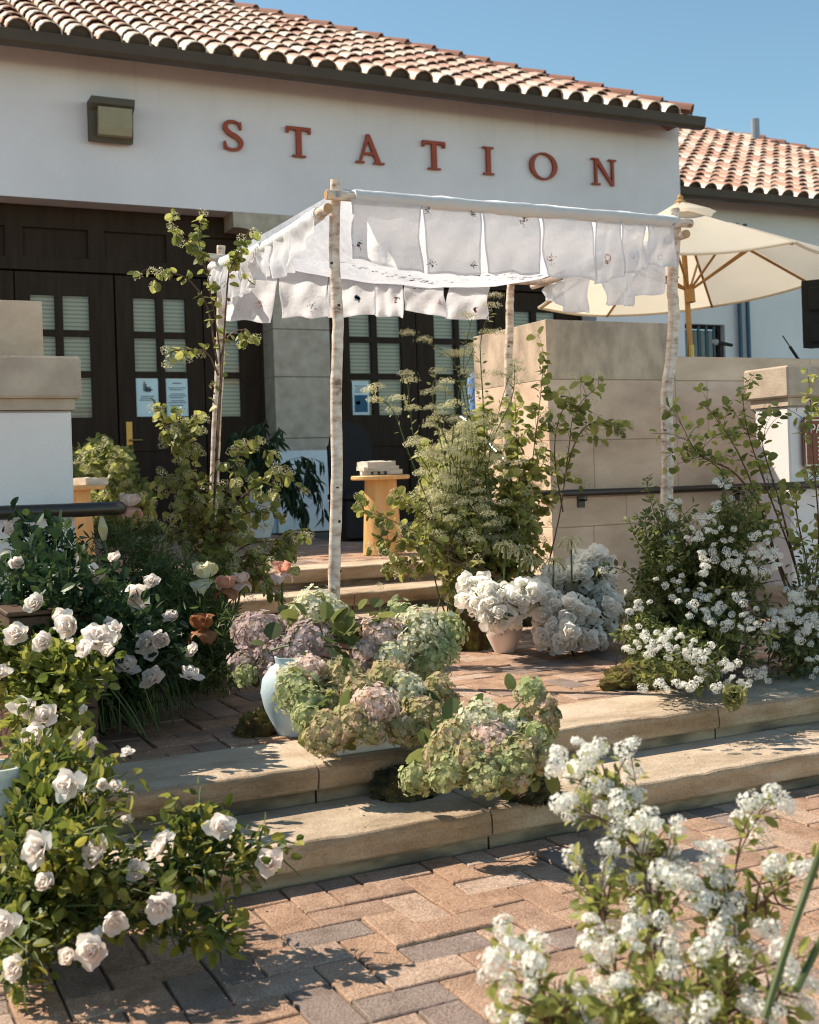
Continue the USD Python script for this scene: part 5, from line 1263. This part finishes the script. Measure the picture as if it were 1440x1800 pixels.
# --- dark drooping foliage in the white vase, left of the middle
root = vl + [0, 0, .47]
lines = [[(455, 880, 12.1), (475, 835, 12.1), (520, 805, 12.0), (572, 812, 12.0)], [(455, 880, 12.1), (490, 850, 12.0), (545, 845, 12.0), (572, 910, 12.0)], [(455, 880, 12.1), (490, 855, 12.0), (525, 865, 12.0), (540, 915, 12.0)], [(455, 880, 12.1), (500, 830, 12.0), (540, 830, 12.0), (560, 850, 12.0)], [(455, 880, 12.1), (485, 840, 12.0), (505, 850, 12.0), (508, 900, 12.0)], [(455, 880, 12.1), (470, 800, 12.1), (460, 745, 12.1)], [(455, 880, 12.1), (440, 800, 12.1), (430, 750, 12.1)], [(455, 880, 12.1), (430, 830, 12.1), (405, 790, 12.1)], [(455, 880, 12.1), (480, 790, 12.1), (488, 765, 12.1)], [(455, 880, 12.1), (450, 800, 12.1), (420, 770, 12.1)]]
Pd = pxpaths(lines, 14); Pt = twigs(Pd, r_, 5, .16, droop=.5)
plant('drooping_foliage', 'dark drooping leafy branches arching out of the tall white vase', 'foliage', root, Pd + Pt, LEAF_LONG, 60, .15, 'dark_leaf', 130, start=.2, droop=1.3, off=.03)

# --- small leafy shrub behind the left pier, by the doors
root = on_z(200, 960, .65)
Pq = blob_paths(root, [(170, 830, 8.8, 40, 70, .2, 26), (215, 850, 8.9, 30, 60, .2, 18), (160, 900, 8.6, 40, 50, .2, 20), (235, 900, 8.8, 40, 40, .2, 14)], r_, lift=.15)
b6, _ = plant('leafy_shrub', 'leafy shrub with tiny cream buds between the white pier and the doors', 'shrub', root, Pq, LEAF_ROUND, 34, .060, 'berry_leaf', 131, start=.3, droop=.3, off=.02)
part(b6, 'blossom', cat([(fl_[i % 6][0] + p[-1], fl_[i % 6][1]) for i, p in enumerate(Pq)]), 'umbel', kind='stuff')

# --- hydrangeas
def hydrangeas(name, label, heads, root):
    t = thing(name, label, 'hydrangeas', root)
    for i, (u, v, rp, dep, kd) in enumerate(heads):
        c = at(u, v, dep); rad = rp * .90 * dep / FPX; rr = np.random.default_rng(700 + i)
        n = int(np.clip(40000 * rad * rad, 90, 560)); b = ball(HYF, n, rad * .93, .0128, 800 + i + int(u), top=-.75, jitter=.15, flatten=.92)
        f = unit(unit(EYE - c) * .6 + np.array([0, 0, .7]) + rr.normal(0, .2, 3))
        hd = part(t, 'flower_head', placed(b, c, 1.0, f), 'hydrangea_' + kd); ic = trimesh.creation.icosphere(2, rad * .74); part(hd, 'stalks', (np.array(ic.vertices) * (1 + .25 * (meshkit.fbm(np.array(ic.vertices) * 60, 2, i) - .5)[:, None]) + c, np.array(ic.faces)), 'hydrangea_antique')  # inner ball added to stop light showing through between florets
    stems_ = [bezier(np.asarray(root) + np.r_[rr.normal(0, .05, 2), 0], at(u, v, dep + .03), rr, .1, 6) for u, v, rp, dep, kd in heads]
    part(t, 'stems', branch_mesh(stems_, .004, .003), 'green_stem', kind='stuff')
    pos, M, sc = leaves_along(stems_, LEAF_ROUND, 26, .085, np.random.default_rng(1000 + len(heads)), start=.45, off=.06)
    part(t, 'foliage', inst(LEAF_ROUND, M, pos, sc), 'spirea_leaf', kind='stuff')
    return t


hydrangeas('hydrangeas', 'big bunch of mauve, cream and green hydrangeas over the blue vase', [
    (462, 1120, 48, 4.85, 'mauve'), (432, 1170, 32, 4.75, 'mauve'), (430, 1185, 22, 4.7, 'green'), (487, 1155, 42, 4.75, 'mauve'), (440, 1110, 36, 4.95, 'mauve'), (545, 1128, 44, 4.75, 'mauve'), (520, 1150, 36, 4.7, 'mauve'), (558, 1076, 46, 4.9, 'cream'), (590, 1085, 30, 4.85, 'cream'), (520, 1090, 34, 4.95, 'green'), (622, 1115, 34, 4.95, 'mauve'),
    (677, 1122, 44, 4.75, 'pink'), (642, 1146, 28, 4.7, 'pink'), (660, 1108, 26, 4.75, 'pink'), (738, 1110, 50, 4.85, 'cream'), (782, 1112, 40, 4.9, 'green'), (752, 1162, 40, 4.75, 'green'), (690, 1156, 32, 4.65, 'cream'), (700, 1086, 32, 4.95, 'green'), (722, 1130, 30, 4.7, 'cream'), (640, 1170, 24, 4.7, 'mauve'), (780, 1145, 30, 4.8, 'green')], bv + [.05, .05, .35])
hydrangeas('hydrangeas', 'lower bunch of antique green hydrangeas with one pink head spilling over the planter', [
    (523, 1215, 44, 4.35, 'green'), (543, 1238, 38, 4.3, 'green'), (515, 1190, 30, 4.4, 'cream'), (545, 1178, 30, 4.4, 'pink'), (603, 1192, 38, 4.4, 'antique'), (680, 1198, 40, 4.4, 'antique'), (582, 1238, 36, 4.32, 'antique'), (660, 1242, 42, 4.15, 'pink'), (632, 1218, 34, 4.3, 'antique'), (580, 1288, 42, 4.12, 'antique'), (560, 1300, 30, 4.1, 'antique'), (622, 1272, 38, 4.12, 'antique'), (655, 1286, 26, 4.1, 'antique'),
    (707, 1283, 30, 4.15, 'antique'), (740, 1260, 40, 4.25, 'antique'), (735, 1285, 26, 4.2, 'antique'), (770, 1210, 28, 4.5, 'antique'), (787, 1230, 20, 4.5, 'antique'), (713, 1215, 38, 4.35, 'cream'), (750, 1235, 28, 4.4, 'antique'), (540, 1265, 28, 4.2, 'green')], np.array([1.75, 4.02, .32]))
hydrangeas('hydrangeas', 'heap of green and pink hydrangeas lying on the lower step', [
    (840, 1275, 48, 3.92, 'cream'), (862, 1308, 46, 3.85, 'pink'), (800, 1304, 42, 3.85, 'antique'), (815, 1285, 34, 3.92, 'green'), (900, 1290, 40, 3.95, 'cream'), (932, 1215, 28, 4.0, 'green'), (948, 1238, 30, 3.98, 'antique'), (960, 1268, 26, 3.95, 'antique'), (938, 1300, 36, 3.9, 'green'), (803, 1346, 40, 3.8, 'green'), (858, 1362, 42, 3.75, 'green'), (903, 1342, 42, 3.78, 'green'),
    (953, 1338, 28, 3.8, 'antique'), (733, 1368, 32, 3.85, 'green'), (920, 1322, 34, 3.8, 'antique'), (770, 1330, 30, 3.85, 'antique'), (830, 1330, 36, 3.78, 'antique'), (880, 1325, 34, 3.8, 'antique'), (780, 1370, 28, 3.8, 'green'), (905, 1372, 28, 3.75, 'antique')], np.array([2.0, 3.62, .16]))


# --- moss
def moss(label, u, v, z, rx, ry, rz, mt, seed, drop=None):
    c = on_z(u, v, z); r = np.random.default_rng(seed); s = trimesh.creation.icosphere(4, 1.0); w = np.array(s.vertices)
    w = w * [rx, ry, rz] * (1 + .7 * (meshkit.fbm(w * 3.2, 4, seed)[:, None] - .5)); w[:, 2] = np.maximum(w[:, 2], -.004)
    if drop: w = w + 0
    t = thing('moss', label, 'moss', c); part(t, 'mound', (w + c + [0, 0, .004], np.array(s.faces)), mt)
    k = r.integers(0, len(w), 1600); d = unit(w[k] / [rx, ry, rz] + r.normal(0, .5, (1600, 3))); tpl = (np.array([(0, .12, 0), (0, -.12, 0), (1, 0, 0)], float), np.array([(0, 1, 2)]))
    part(t, 'tufts', inst(tpl, frames(d, r.normal(0, 1, (1600, 3))), w[k] + c, r.uniform(.008, .022, 1600)), mt, kind='stuff')


moss('green and rusty moss clump left of the blue vase', 458, 1290, .26, .10, .08, .09, 'moss', 1)
moss('brown moss clump standing left of the white pots', 832, 1140, .26, .09, .09, .22, 'moss', 2)
moss('low golden moss mound under the white spirea bush', 1130, 1205, .26, .20, .12, .10, 'moss', 3)
moss('dark moss between the two hydrangea bunches on the lower step', 715, 1395, .13, .12, .10, .10, 'dark_moss', 4)
moss('dark moss under the right end of the hydrangea heap', 935, 1400, .13, .10, .09, .09, 'dark_moss', 5)
moss('brown moss mound behind the white flowers', 930, 1095, .26, .22, .14, .30, 'dark_moss', 6)

# --- white flowers in the pots
def posy(name, label, blobs, root, seed, size=26):
    r = np.random.default_rng(seed); t = thing(name, label, 'flowers', root); P = []
    for b in blobs:
        pts = in_blob(b[:6], r, b[6] * 10); keep = []
        for q in pts:
            if len(keep) >= b[6] * 1.3: break
            if all(np.linalg.norm(q - k) > .046 for k in keep): keep.append(q)
        for q in keep:
            f = unit(q - np.asarray(root) + np.array([-.1, -.15, .1]) + r.normal(0, .08, 3)); f = unit(f + unit(EYE - q) * .35)
            p = part(t, 'flower', placed(SMALLROSE[r.integers(4)], q, size * .5 * depth(q) / FPX / .62 * r.uniform(.8, 1.15), f, r.uniform(0, 6)), 'white_petal')
            part(p, 'heart', placed(HEART, q + f * .004, .022, f), 'stamen')
            P.append(bezier(np.asarray(root, float) + np.r_[r.normal(0, .03, 2), 0], q, r, .1, 6))
    part(t, 'stems', branch_mesh(P, .003, .002), 'green_stem', kind='stuff')
    pos, M, sc = leaves_along(P, LEAF_LONG, 60, .06, r, start=.35, off=.03); part(t, 'foliage', inst(LEAF_LONG, M, pos, sc), 'dark_leaf', kind='stuff')


posy('white_flowers', 'dense white ruffled flowers filling the squat pink pot', [(840, 1045, 6.35, 28, 34, .10, 15), (880, 1060, 6.25, 50, 28, .12, 34), (880, 1085, 6.2, 34, 18, .1, 14), (930, 1050, 6.3, 34, 26, .1, 16)], wp + [0, 0, .18], 61)
posy('white_flowers', 'spreading mass of white ruffled flowers right of the pink pot', [(1000, 1085, 6.3, 58, 36, .12, 26), (985, 1118, 6.2, 46, 20, .1, 14), (1040, 1005, 6.55, 40, 44, .12, 22), (1065, 1080, 6.45, 24, 48, .1, 16), (985, 1030, 6.55, 34, 26, .1, 10), (1030, 1122, 6.25, 36, 16, .1, 9)], np.array([3.85, 5.62, .32]), 62)
al = thing('seed_heads', 'slim stalks with pale hanging seed heads rising from the white flowers', 'flowers', at(930, 1050, 6.4)); Ps = pxpaths([[(905, 1060, 6.4), (912, 1000, 6.4), (916, 965, 6.4)], [(886, 1060, 6.4), (887, 1000, 6.4), (890, 958, 6.4)], [(972, 1060, 6.4), (973, 1010, 6.4), (973, 985, 6.4)], [(1006, 1050, 6.4), (1005, 1000, 6.4), (1004, 950, 6.4)], [(920, 1045, 6.4), (928, 1010, 6.4), (935, 985, 6.4)]], 6)
for p in Ps:
    part(al, 'stalk', tube(p, .005, 6), 'green_stem'); n = 26; d = unit(r_.normal(0, 1, (n, 3)) + [0, 0, .2]); d2 = d * [1, 1, .6]
    part(al, 'seed_head', cat([tube(spline([p[-1], p[-1] + d2[i] * .05, p[-1] + d2[i] * .075 - [0, 0, .03]], 4), [.0015, .001, .006], 4) for i in range(n)]), 'umbel')

# --- white spirea
CL = [ball(SPF, 38, .021, .0056, 900 + i, top=-.25, jitter=.14, flatten=.75) for i in range(5)]


def clusters(t, pts, r, most=300, size=1.0, ups=None):
    rest = []
    for i, q in enumerate(pts):
        f = unit(unit(EYE - q) * .5 + np.array([-.2, 0, .8]) + r.normal(0, .45, 3)); k = CL[r.integers(5)]; mm = placed(k, q, size * r.uniform(.7, 1.2), f, r.uniform(0, 6))
        if i < most: part(t, 'flower_cluster', mm, 'spirea_petal')
        else: rest.append(mm)
    if rest: part(t, 'far_flower_clusters', cat(rest), 'spirea_petal', kind='stuff')


r_ = np.random.default_rng(201)
root = np.array([3.75, 4.75, .28])
D = 5.5
lines = [[(1230, 1120, D), (1190, 1000, D), (1150, 900, D), (1135, 840, D)], [(1240, 1120, D), (1260, 1000, D), (1275, 880, D), (1270, 830, D)], [(1220, 1110, D), (1160, 1010, D), (1120, 950, D), (1105, 910, D)], [(1210, 1110, D), (1130, 1030, D), (1090, 1000, D), (1050, 1000, D)], [(1250, 1110, D), (1300, 1000, D), (1330, 940, D), (1360, 930, D)]]
Ps = pxpaths(lines, 12) + blob_paths(root, [(1240, 1000, D, 110, 80, .3, 60), (1180, 940, D, 60, 80, .25, 24), (1260, 1120, D - .2, 140, 60, .3, 60), (1140, 1130, D - .3, 70, 40, .2, 34), (1300, 930, D, 60, 70, .2, 20), (1200, 1190, D - .6, 110, 30, .15, 40), (1330, 1040, D, 60, 70, .2, 36), (1310, 900, D, 50, 60, .15, 22), (1150, 960, D, 45, 70, .15, 22)], r_, lift=.15, rootspread=.12)
b7, _ = plant('spirea_bush', 'large white spirea bush in shade at the foot of the front right birch pole', 'bush', root, Ps, LEAF_OVAL, 120, .034, 'spirea_leaf', 210, stem=(.004, .0014), start=.25, off=.015)
cp = np.vstack([in_blob(b, r_, b[6]) for b in [(1150, 1125, D - .55, 75, 30, .1, 34), (1215, 1150, D - .55, 40, 32, .1, 14), (1250, 1160, D - .6, 60, 34, .1, 16), (1290, 990, D - .25, 90, 26, .12, 30), (1250, 940, D - .2, 50, 60, .12, 24), (1340, 960, D - .2, 36, 50, .12, 18), (1190, 1020, D - .2, 60, 40, .12, 14), (1250, 1060, D - .35, 70, 30, .12, 20), (1300, 1090, D - .4, 60, 40, .12, 20), (1200, 1205, D - .75, 90, 16, .08, 16), (1290, 1190, D - .6, 40, 30, .1, 10), (1270, 870, D, 22, 40, .1, 8), (1180, 900, D, 20, 60, .1, 8), (1070, 1000, D, 30, 14, .08, 4), (1120, 1060, D - .2, 30, 30, .1, 8)]])
clusters(b7, cp, r_, size=.74)
root = np.array([4.35, 4.45, .28]); D = 5.7
Ps = blob_paths(root, [(1390, 1090, D, 60, 70, .25, 50), (1430, 1000, D, 50, 80, .2, 24), (1400, 1170, D - .3, 60, 40, .2, 30)], r_, lift=.15, rootspread=.1)
b8, _ = plant('spirea_bush', 'white spirea bush cut off by the right edge below the brown sign', 'bush', root, Ps, LEAF_OVAL, 60, .036, 'spirea_leaf', 211, start=.25, off=.015)
clusters(b8, np.vstack([in_blob(b, r_, b[6]) for b in [(1400, 1070, D - .3, 55, 50, .12, 46), (1370, 1110, D - .35, 45, 28, .1, 16), (1425, 1140, D - .4, 30, 70, .1, 14), (1330, 1190, D - .6, 30, 20, .08, 6)]]), r_, size=.8)
# ornamental cabbage green head
kb = at(1290, 1225, 4.75); t = thing('kale_head', 'pale grey green frilly kale head hanging at the coping edge', 'kale', kb); Kp = [petal(.5, .5 + .5 * k / 16, .5 - .5 * k / 16, .1, .10, 950 + k, 7, 6) for k in range(17)]
part(t, 'leaves', placed(cat([(rot_zy(p[0], math.radians(85 - 80 * k / 16), k * 2.4, .04, 0), p[1]) for k, p in enumerate(Kp)]), kb, .062, unit(EYE - kb + [0, 0, .5])), 'airy_leaf', smooth=True)

# --- woody leafy branch by the right pier
D = 5.9
lines = [[(1420, 1130, D), (1385, 1040, D), (1340, 900, D), (1300, 800, D), (1262, 740, D), (1240, 715, D)], [(1420, 1130, D), (1400, 1000, D), (1345, 850, D), (1315, 760, D), (1305, 690, D)], [(1430, 1130, D), (1370, 990, D), (1320, 890, D), (1250, 810, D), (1200, 790, D)], [(1430, 1130, D), (1420, 1000, D), (1400, 880, D), (1440, 820, D)], [(1345, 900, D), (1290, 830, D), (1230, 800, D), (1195, 740, D)], [(1385, 1040, D), (1350, 960, D), (1290, 930, D), (1270, 905, D)], [(1420, 1100, D), (1440, 960, D), (1430, 800, D - .1), (1425, 700, D - .1)], [(1400, 1000, D), (1370, 880, D), (1345, 800, D), (1340, 770, D)]]
Pw = pxpaths(lines, 14); Pt = twigs(Pw, r_, 8, .20)
plant('woody_branch', 'woody branch with small dark leaves in front of the right white pier', 'branch', at(1420, 1130, D), Pw + Pt, LEAF_ROUND, 46, .050, 'berry_leaf', 212, stem=(.007, .0014), stemmat='red_stem', main=len(Pw), start=.3, off=.015)

# --- foreground spirea, bottom right
Z = lambda x, y: (800 + x / 2.25, 1250 + y / 2.25)
FS = [(415, 170), (420, 240), (430, 330), (470, 370), (500, 150), (570, 150), (500, 240), (690, 145), (560, 300), (650, 360), (700, 320), (610, 395), (760, 430), (650, 480), (770, 530), (600, 560), (720, 590), (615, 635), (680, 260), (870, 500), (850, 600), (920, 610), (1000, 545), (1040, 700), (960, 720), (1180, 370), (1240, 340), (1290, 360), (1150, 430), (1200, 490), (980, 790), (740, 820), (720, 870), (790, 890), (560, 880), (620, 940), (1000, 890), (920, 890), (1100, 820), (1120, 930), (890, 1010), (600, 1000), (1150, 1180), (1230, 870), (1300, 990), (1320, 1060), (1220, 1190), (1150, 1150), (180, 860), (240, 930), (170, 960), (330, 920), (300, 1000), (250, 1100), (500, 1150), (540, 1190), (650, 1110), (620, 1060), (820, 1200), (1000, 1190), (1350, 1150), (1400, 1120), (1300, 620), (1390, 640), (1430, 570), (1420, 1200), (700, 1180), (160, 1210), (120, 1050), (780, 470), (640, 440), (830, 650), (900, 680), (460, 260), (450, 390), (520, 190), (1000, 620), (1060, 770), (520, 940), (660, 860)]
r_ = np.random.default_rng(301)
def dep(u, v): return 2.75 - (v - 1300) / 500 * .62 + r_.normal(0, .05)
fpts = [at(u, v, dep(u, v)) for u, v in (Z(*q) for q in FS)]
root = at(1130, 1900, 2.15); root[2] = .03
main = [[(1150, 1850, 2.2), (1150, 1640, 2.4), (1120, 1480, 2.6), (1060, 1380, 2.7), (1000, 1340, 2.75)], [(1150, 1850, 2.2), (1160, 1600, 2.45), (1130, 1450, 2.6), (1110, 1330, 2.7)], [(1180, 1850, 2.2), (1270, 1650, 2.4), (1300, 1500, 2.55), (1350, 1415, 2.65)], [(1180, 1850, 2.2), (1300, 1640, 2.4), (1370, 1560, 2.5), (1430, 1520, 2.5)], [(1000, 1850, 2.15), (930, 1720, 2.25), (890, 1650, 2.3)], [(1100, 1850, 2.15), (1080, 1700, 2.3), (1060, 1630, 2.4)], [(1250, 1850, 2.15), (1300, 1720, 2.3), (1290, 1640, 2.4)], [(1330, 1850, 2.1), (1390, 1700, 2.25), (1420, 1680, 2.3)]]
Pfm = pxpaths(main, 14); mids = np.vstack(Pfm)
def limb(q):
    b = mids[np.argsort(np.linalg.norm(mids - (q - [0, 0, .12]), axis=1))[0]]; return bezier(b, q - [0, 0, .012], r_, .1, 7)
Pft = [limb(q) for q in fpts] + [limb(q) for b in [(1130, 1560, 2.5, 150, 120, .15, 60), (1000, 1760, 2.2, 170, 70, .15, 60), (1250, 1720, 2.25, 160, 90, .15, 60), (1060, 1400, 2.68, 60, 60, .05, 18), (1330, 1560, 2.5, 90, 90, .1, 26)] for q in in_blob(b, r_, b[6])]
b9, _ = plant('spirea_bush', 'bright white spirea bush in the right foreground, slightly out of focus', 'bush', root, Pfm + Pft, LEAF_OVAL, 70, .036, 'berry_leaf', 310, stem=(.003, .0012), stemmat='red_stem', start=.2, off=.012)
pos, M, sc = leaves_along(Pfm + Pft, LEAF_OVAL, 3.2, .042, np.random.default_rng(311), start=.2, off=.02)
for i in np.argsort((pos - EYE) @ FW)[:110]:
    part(b9, 'leaf', inst(LEAF_OVAL, M[i:i + 1], pos[i:i + 1], sc[i:i + 1]), 'berry_leaf', smooth=True)
clusters(b9, [q + r_.normal(0, .012, 3) for q in fpts for _ in range(2)] + [p[-1] for p in Pft[len(fpts)::5]], r_, size=.95)
t = thing('green_stalk', 'two bare thick green stalks leaning at the right edge in the foreground', 'stalk', at(1370, 1700, 2.2))
part(t, 'stalk', tube(spline([at(1345, 1790, 2.1), at(1385, 1660, 2.15), at(1420, 1560, 2.2), at(1450, 1480, 2.2)], 12), .007, 8), 'green_stem'); part(t, 'stalk', tube(spline([at(1400, 1740, 2.1), at(1425, 1690, 2.15), at(1460, 1620, 2.15)], 8), .007, 8), 'green_stem')

# --- fallen petals and leaf scraps
r_ = np.random.default_rng(401)
for z, x0, x1, y0, y1, n, where in ((.004, .6, 3.6, 2.2, 3.4, 16, 'on the front brick pavement'), (.266, 1.0, 3.6, 4.3, 5.6, 16, 'on the upper brick landing'), (.136, .6, 3.3, 3.5, 3.8, 10, 'on the lower stone step')):
    for k in range(n):
        c = np.array([r_.uniform(x0, x1), r_.uniform(y0, y1), z + .003]); a = r_.uniform(0, 6.3); s = r_.uniform(.010, .022)
        v = LEAF_OVAL[0] @ np.array([[math.cos(a), math.sin(a), 0], [-math.sin(a), math.cos(a), 0], [0, 0, 1]]) * s + c + [0, 0, .002]
        single('fallen_leaf', (v, LEAF_OVAL[1]), 'airy_leaf' if k % 3 else 'white_petal', 'small fallen leaf or petal lying ' + where, 'fallen leaf', group='leaf scraps ' + where)
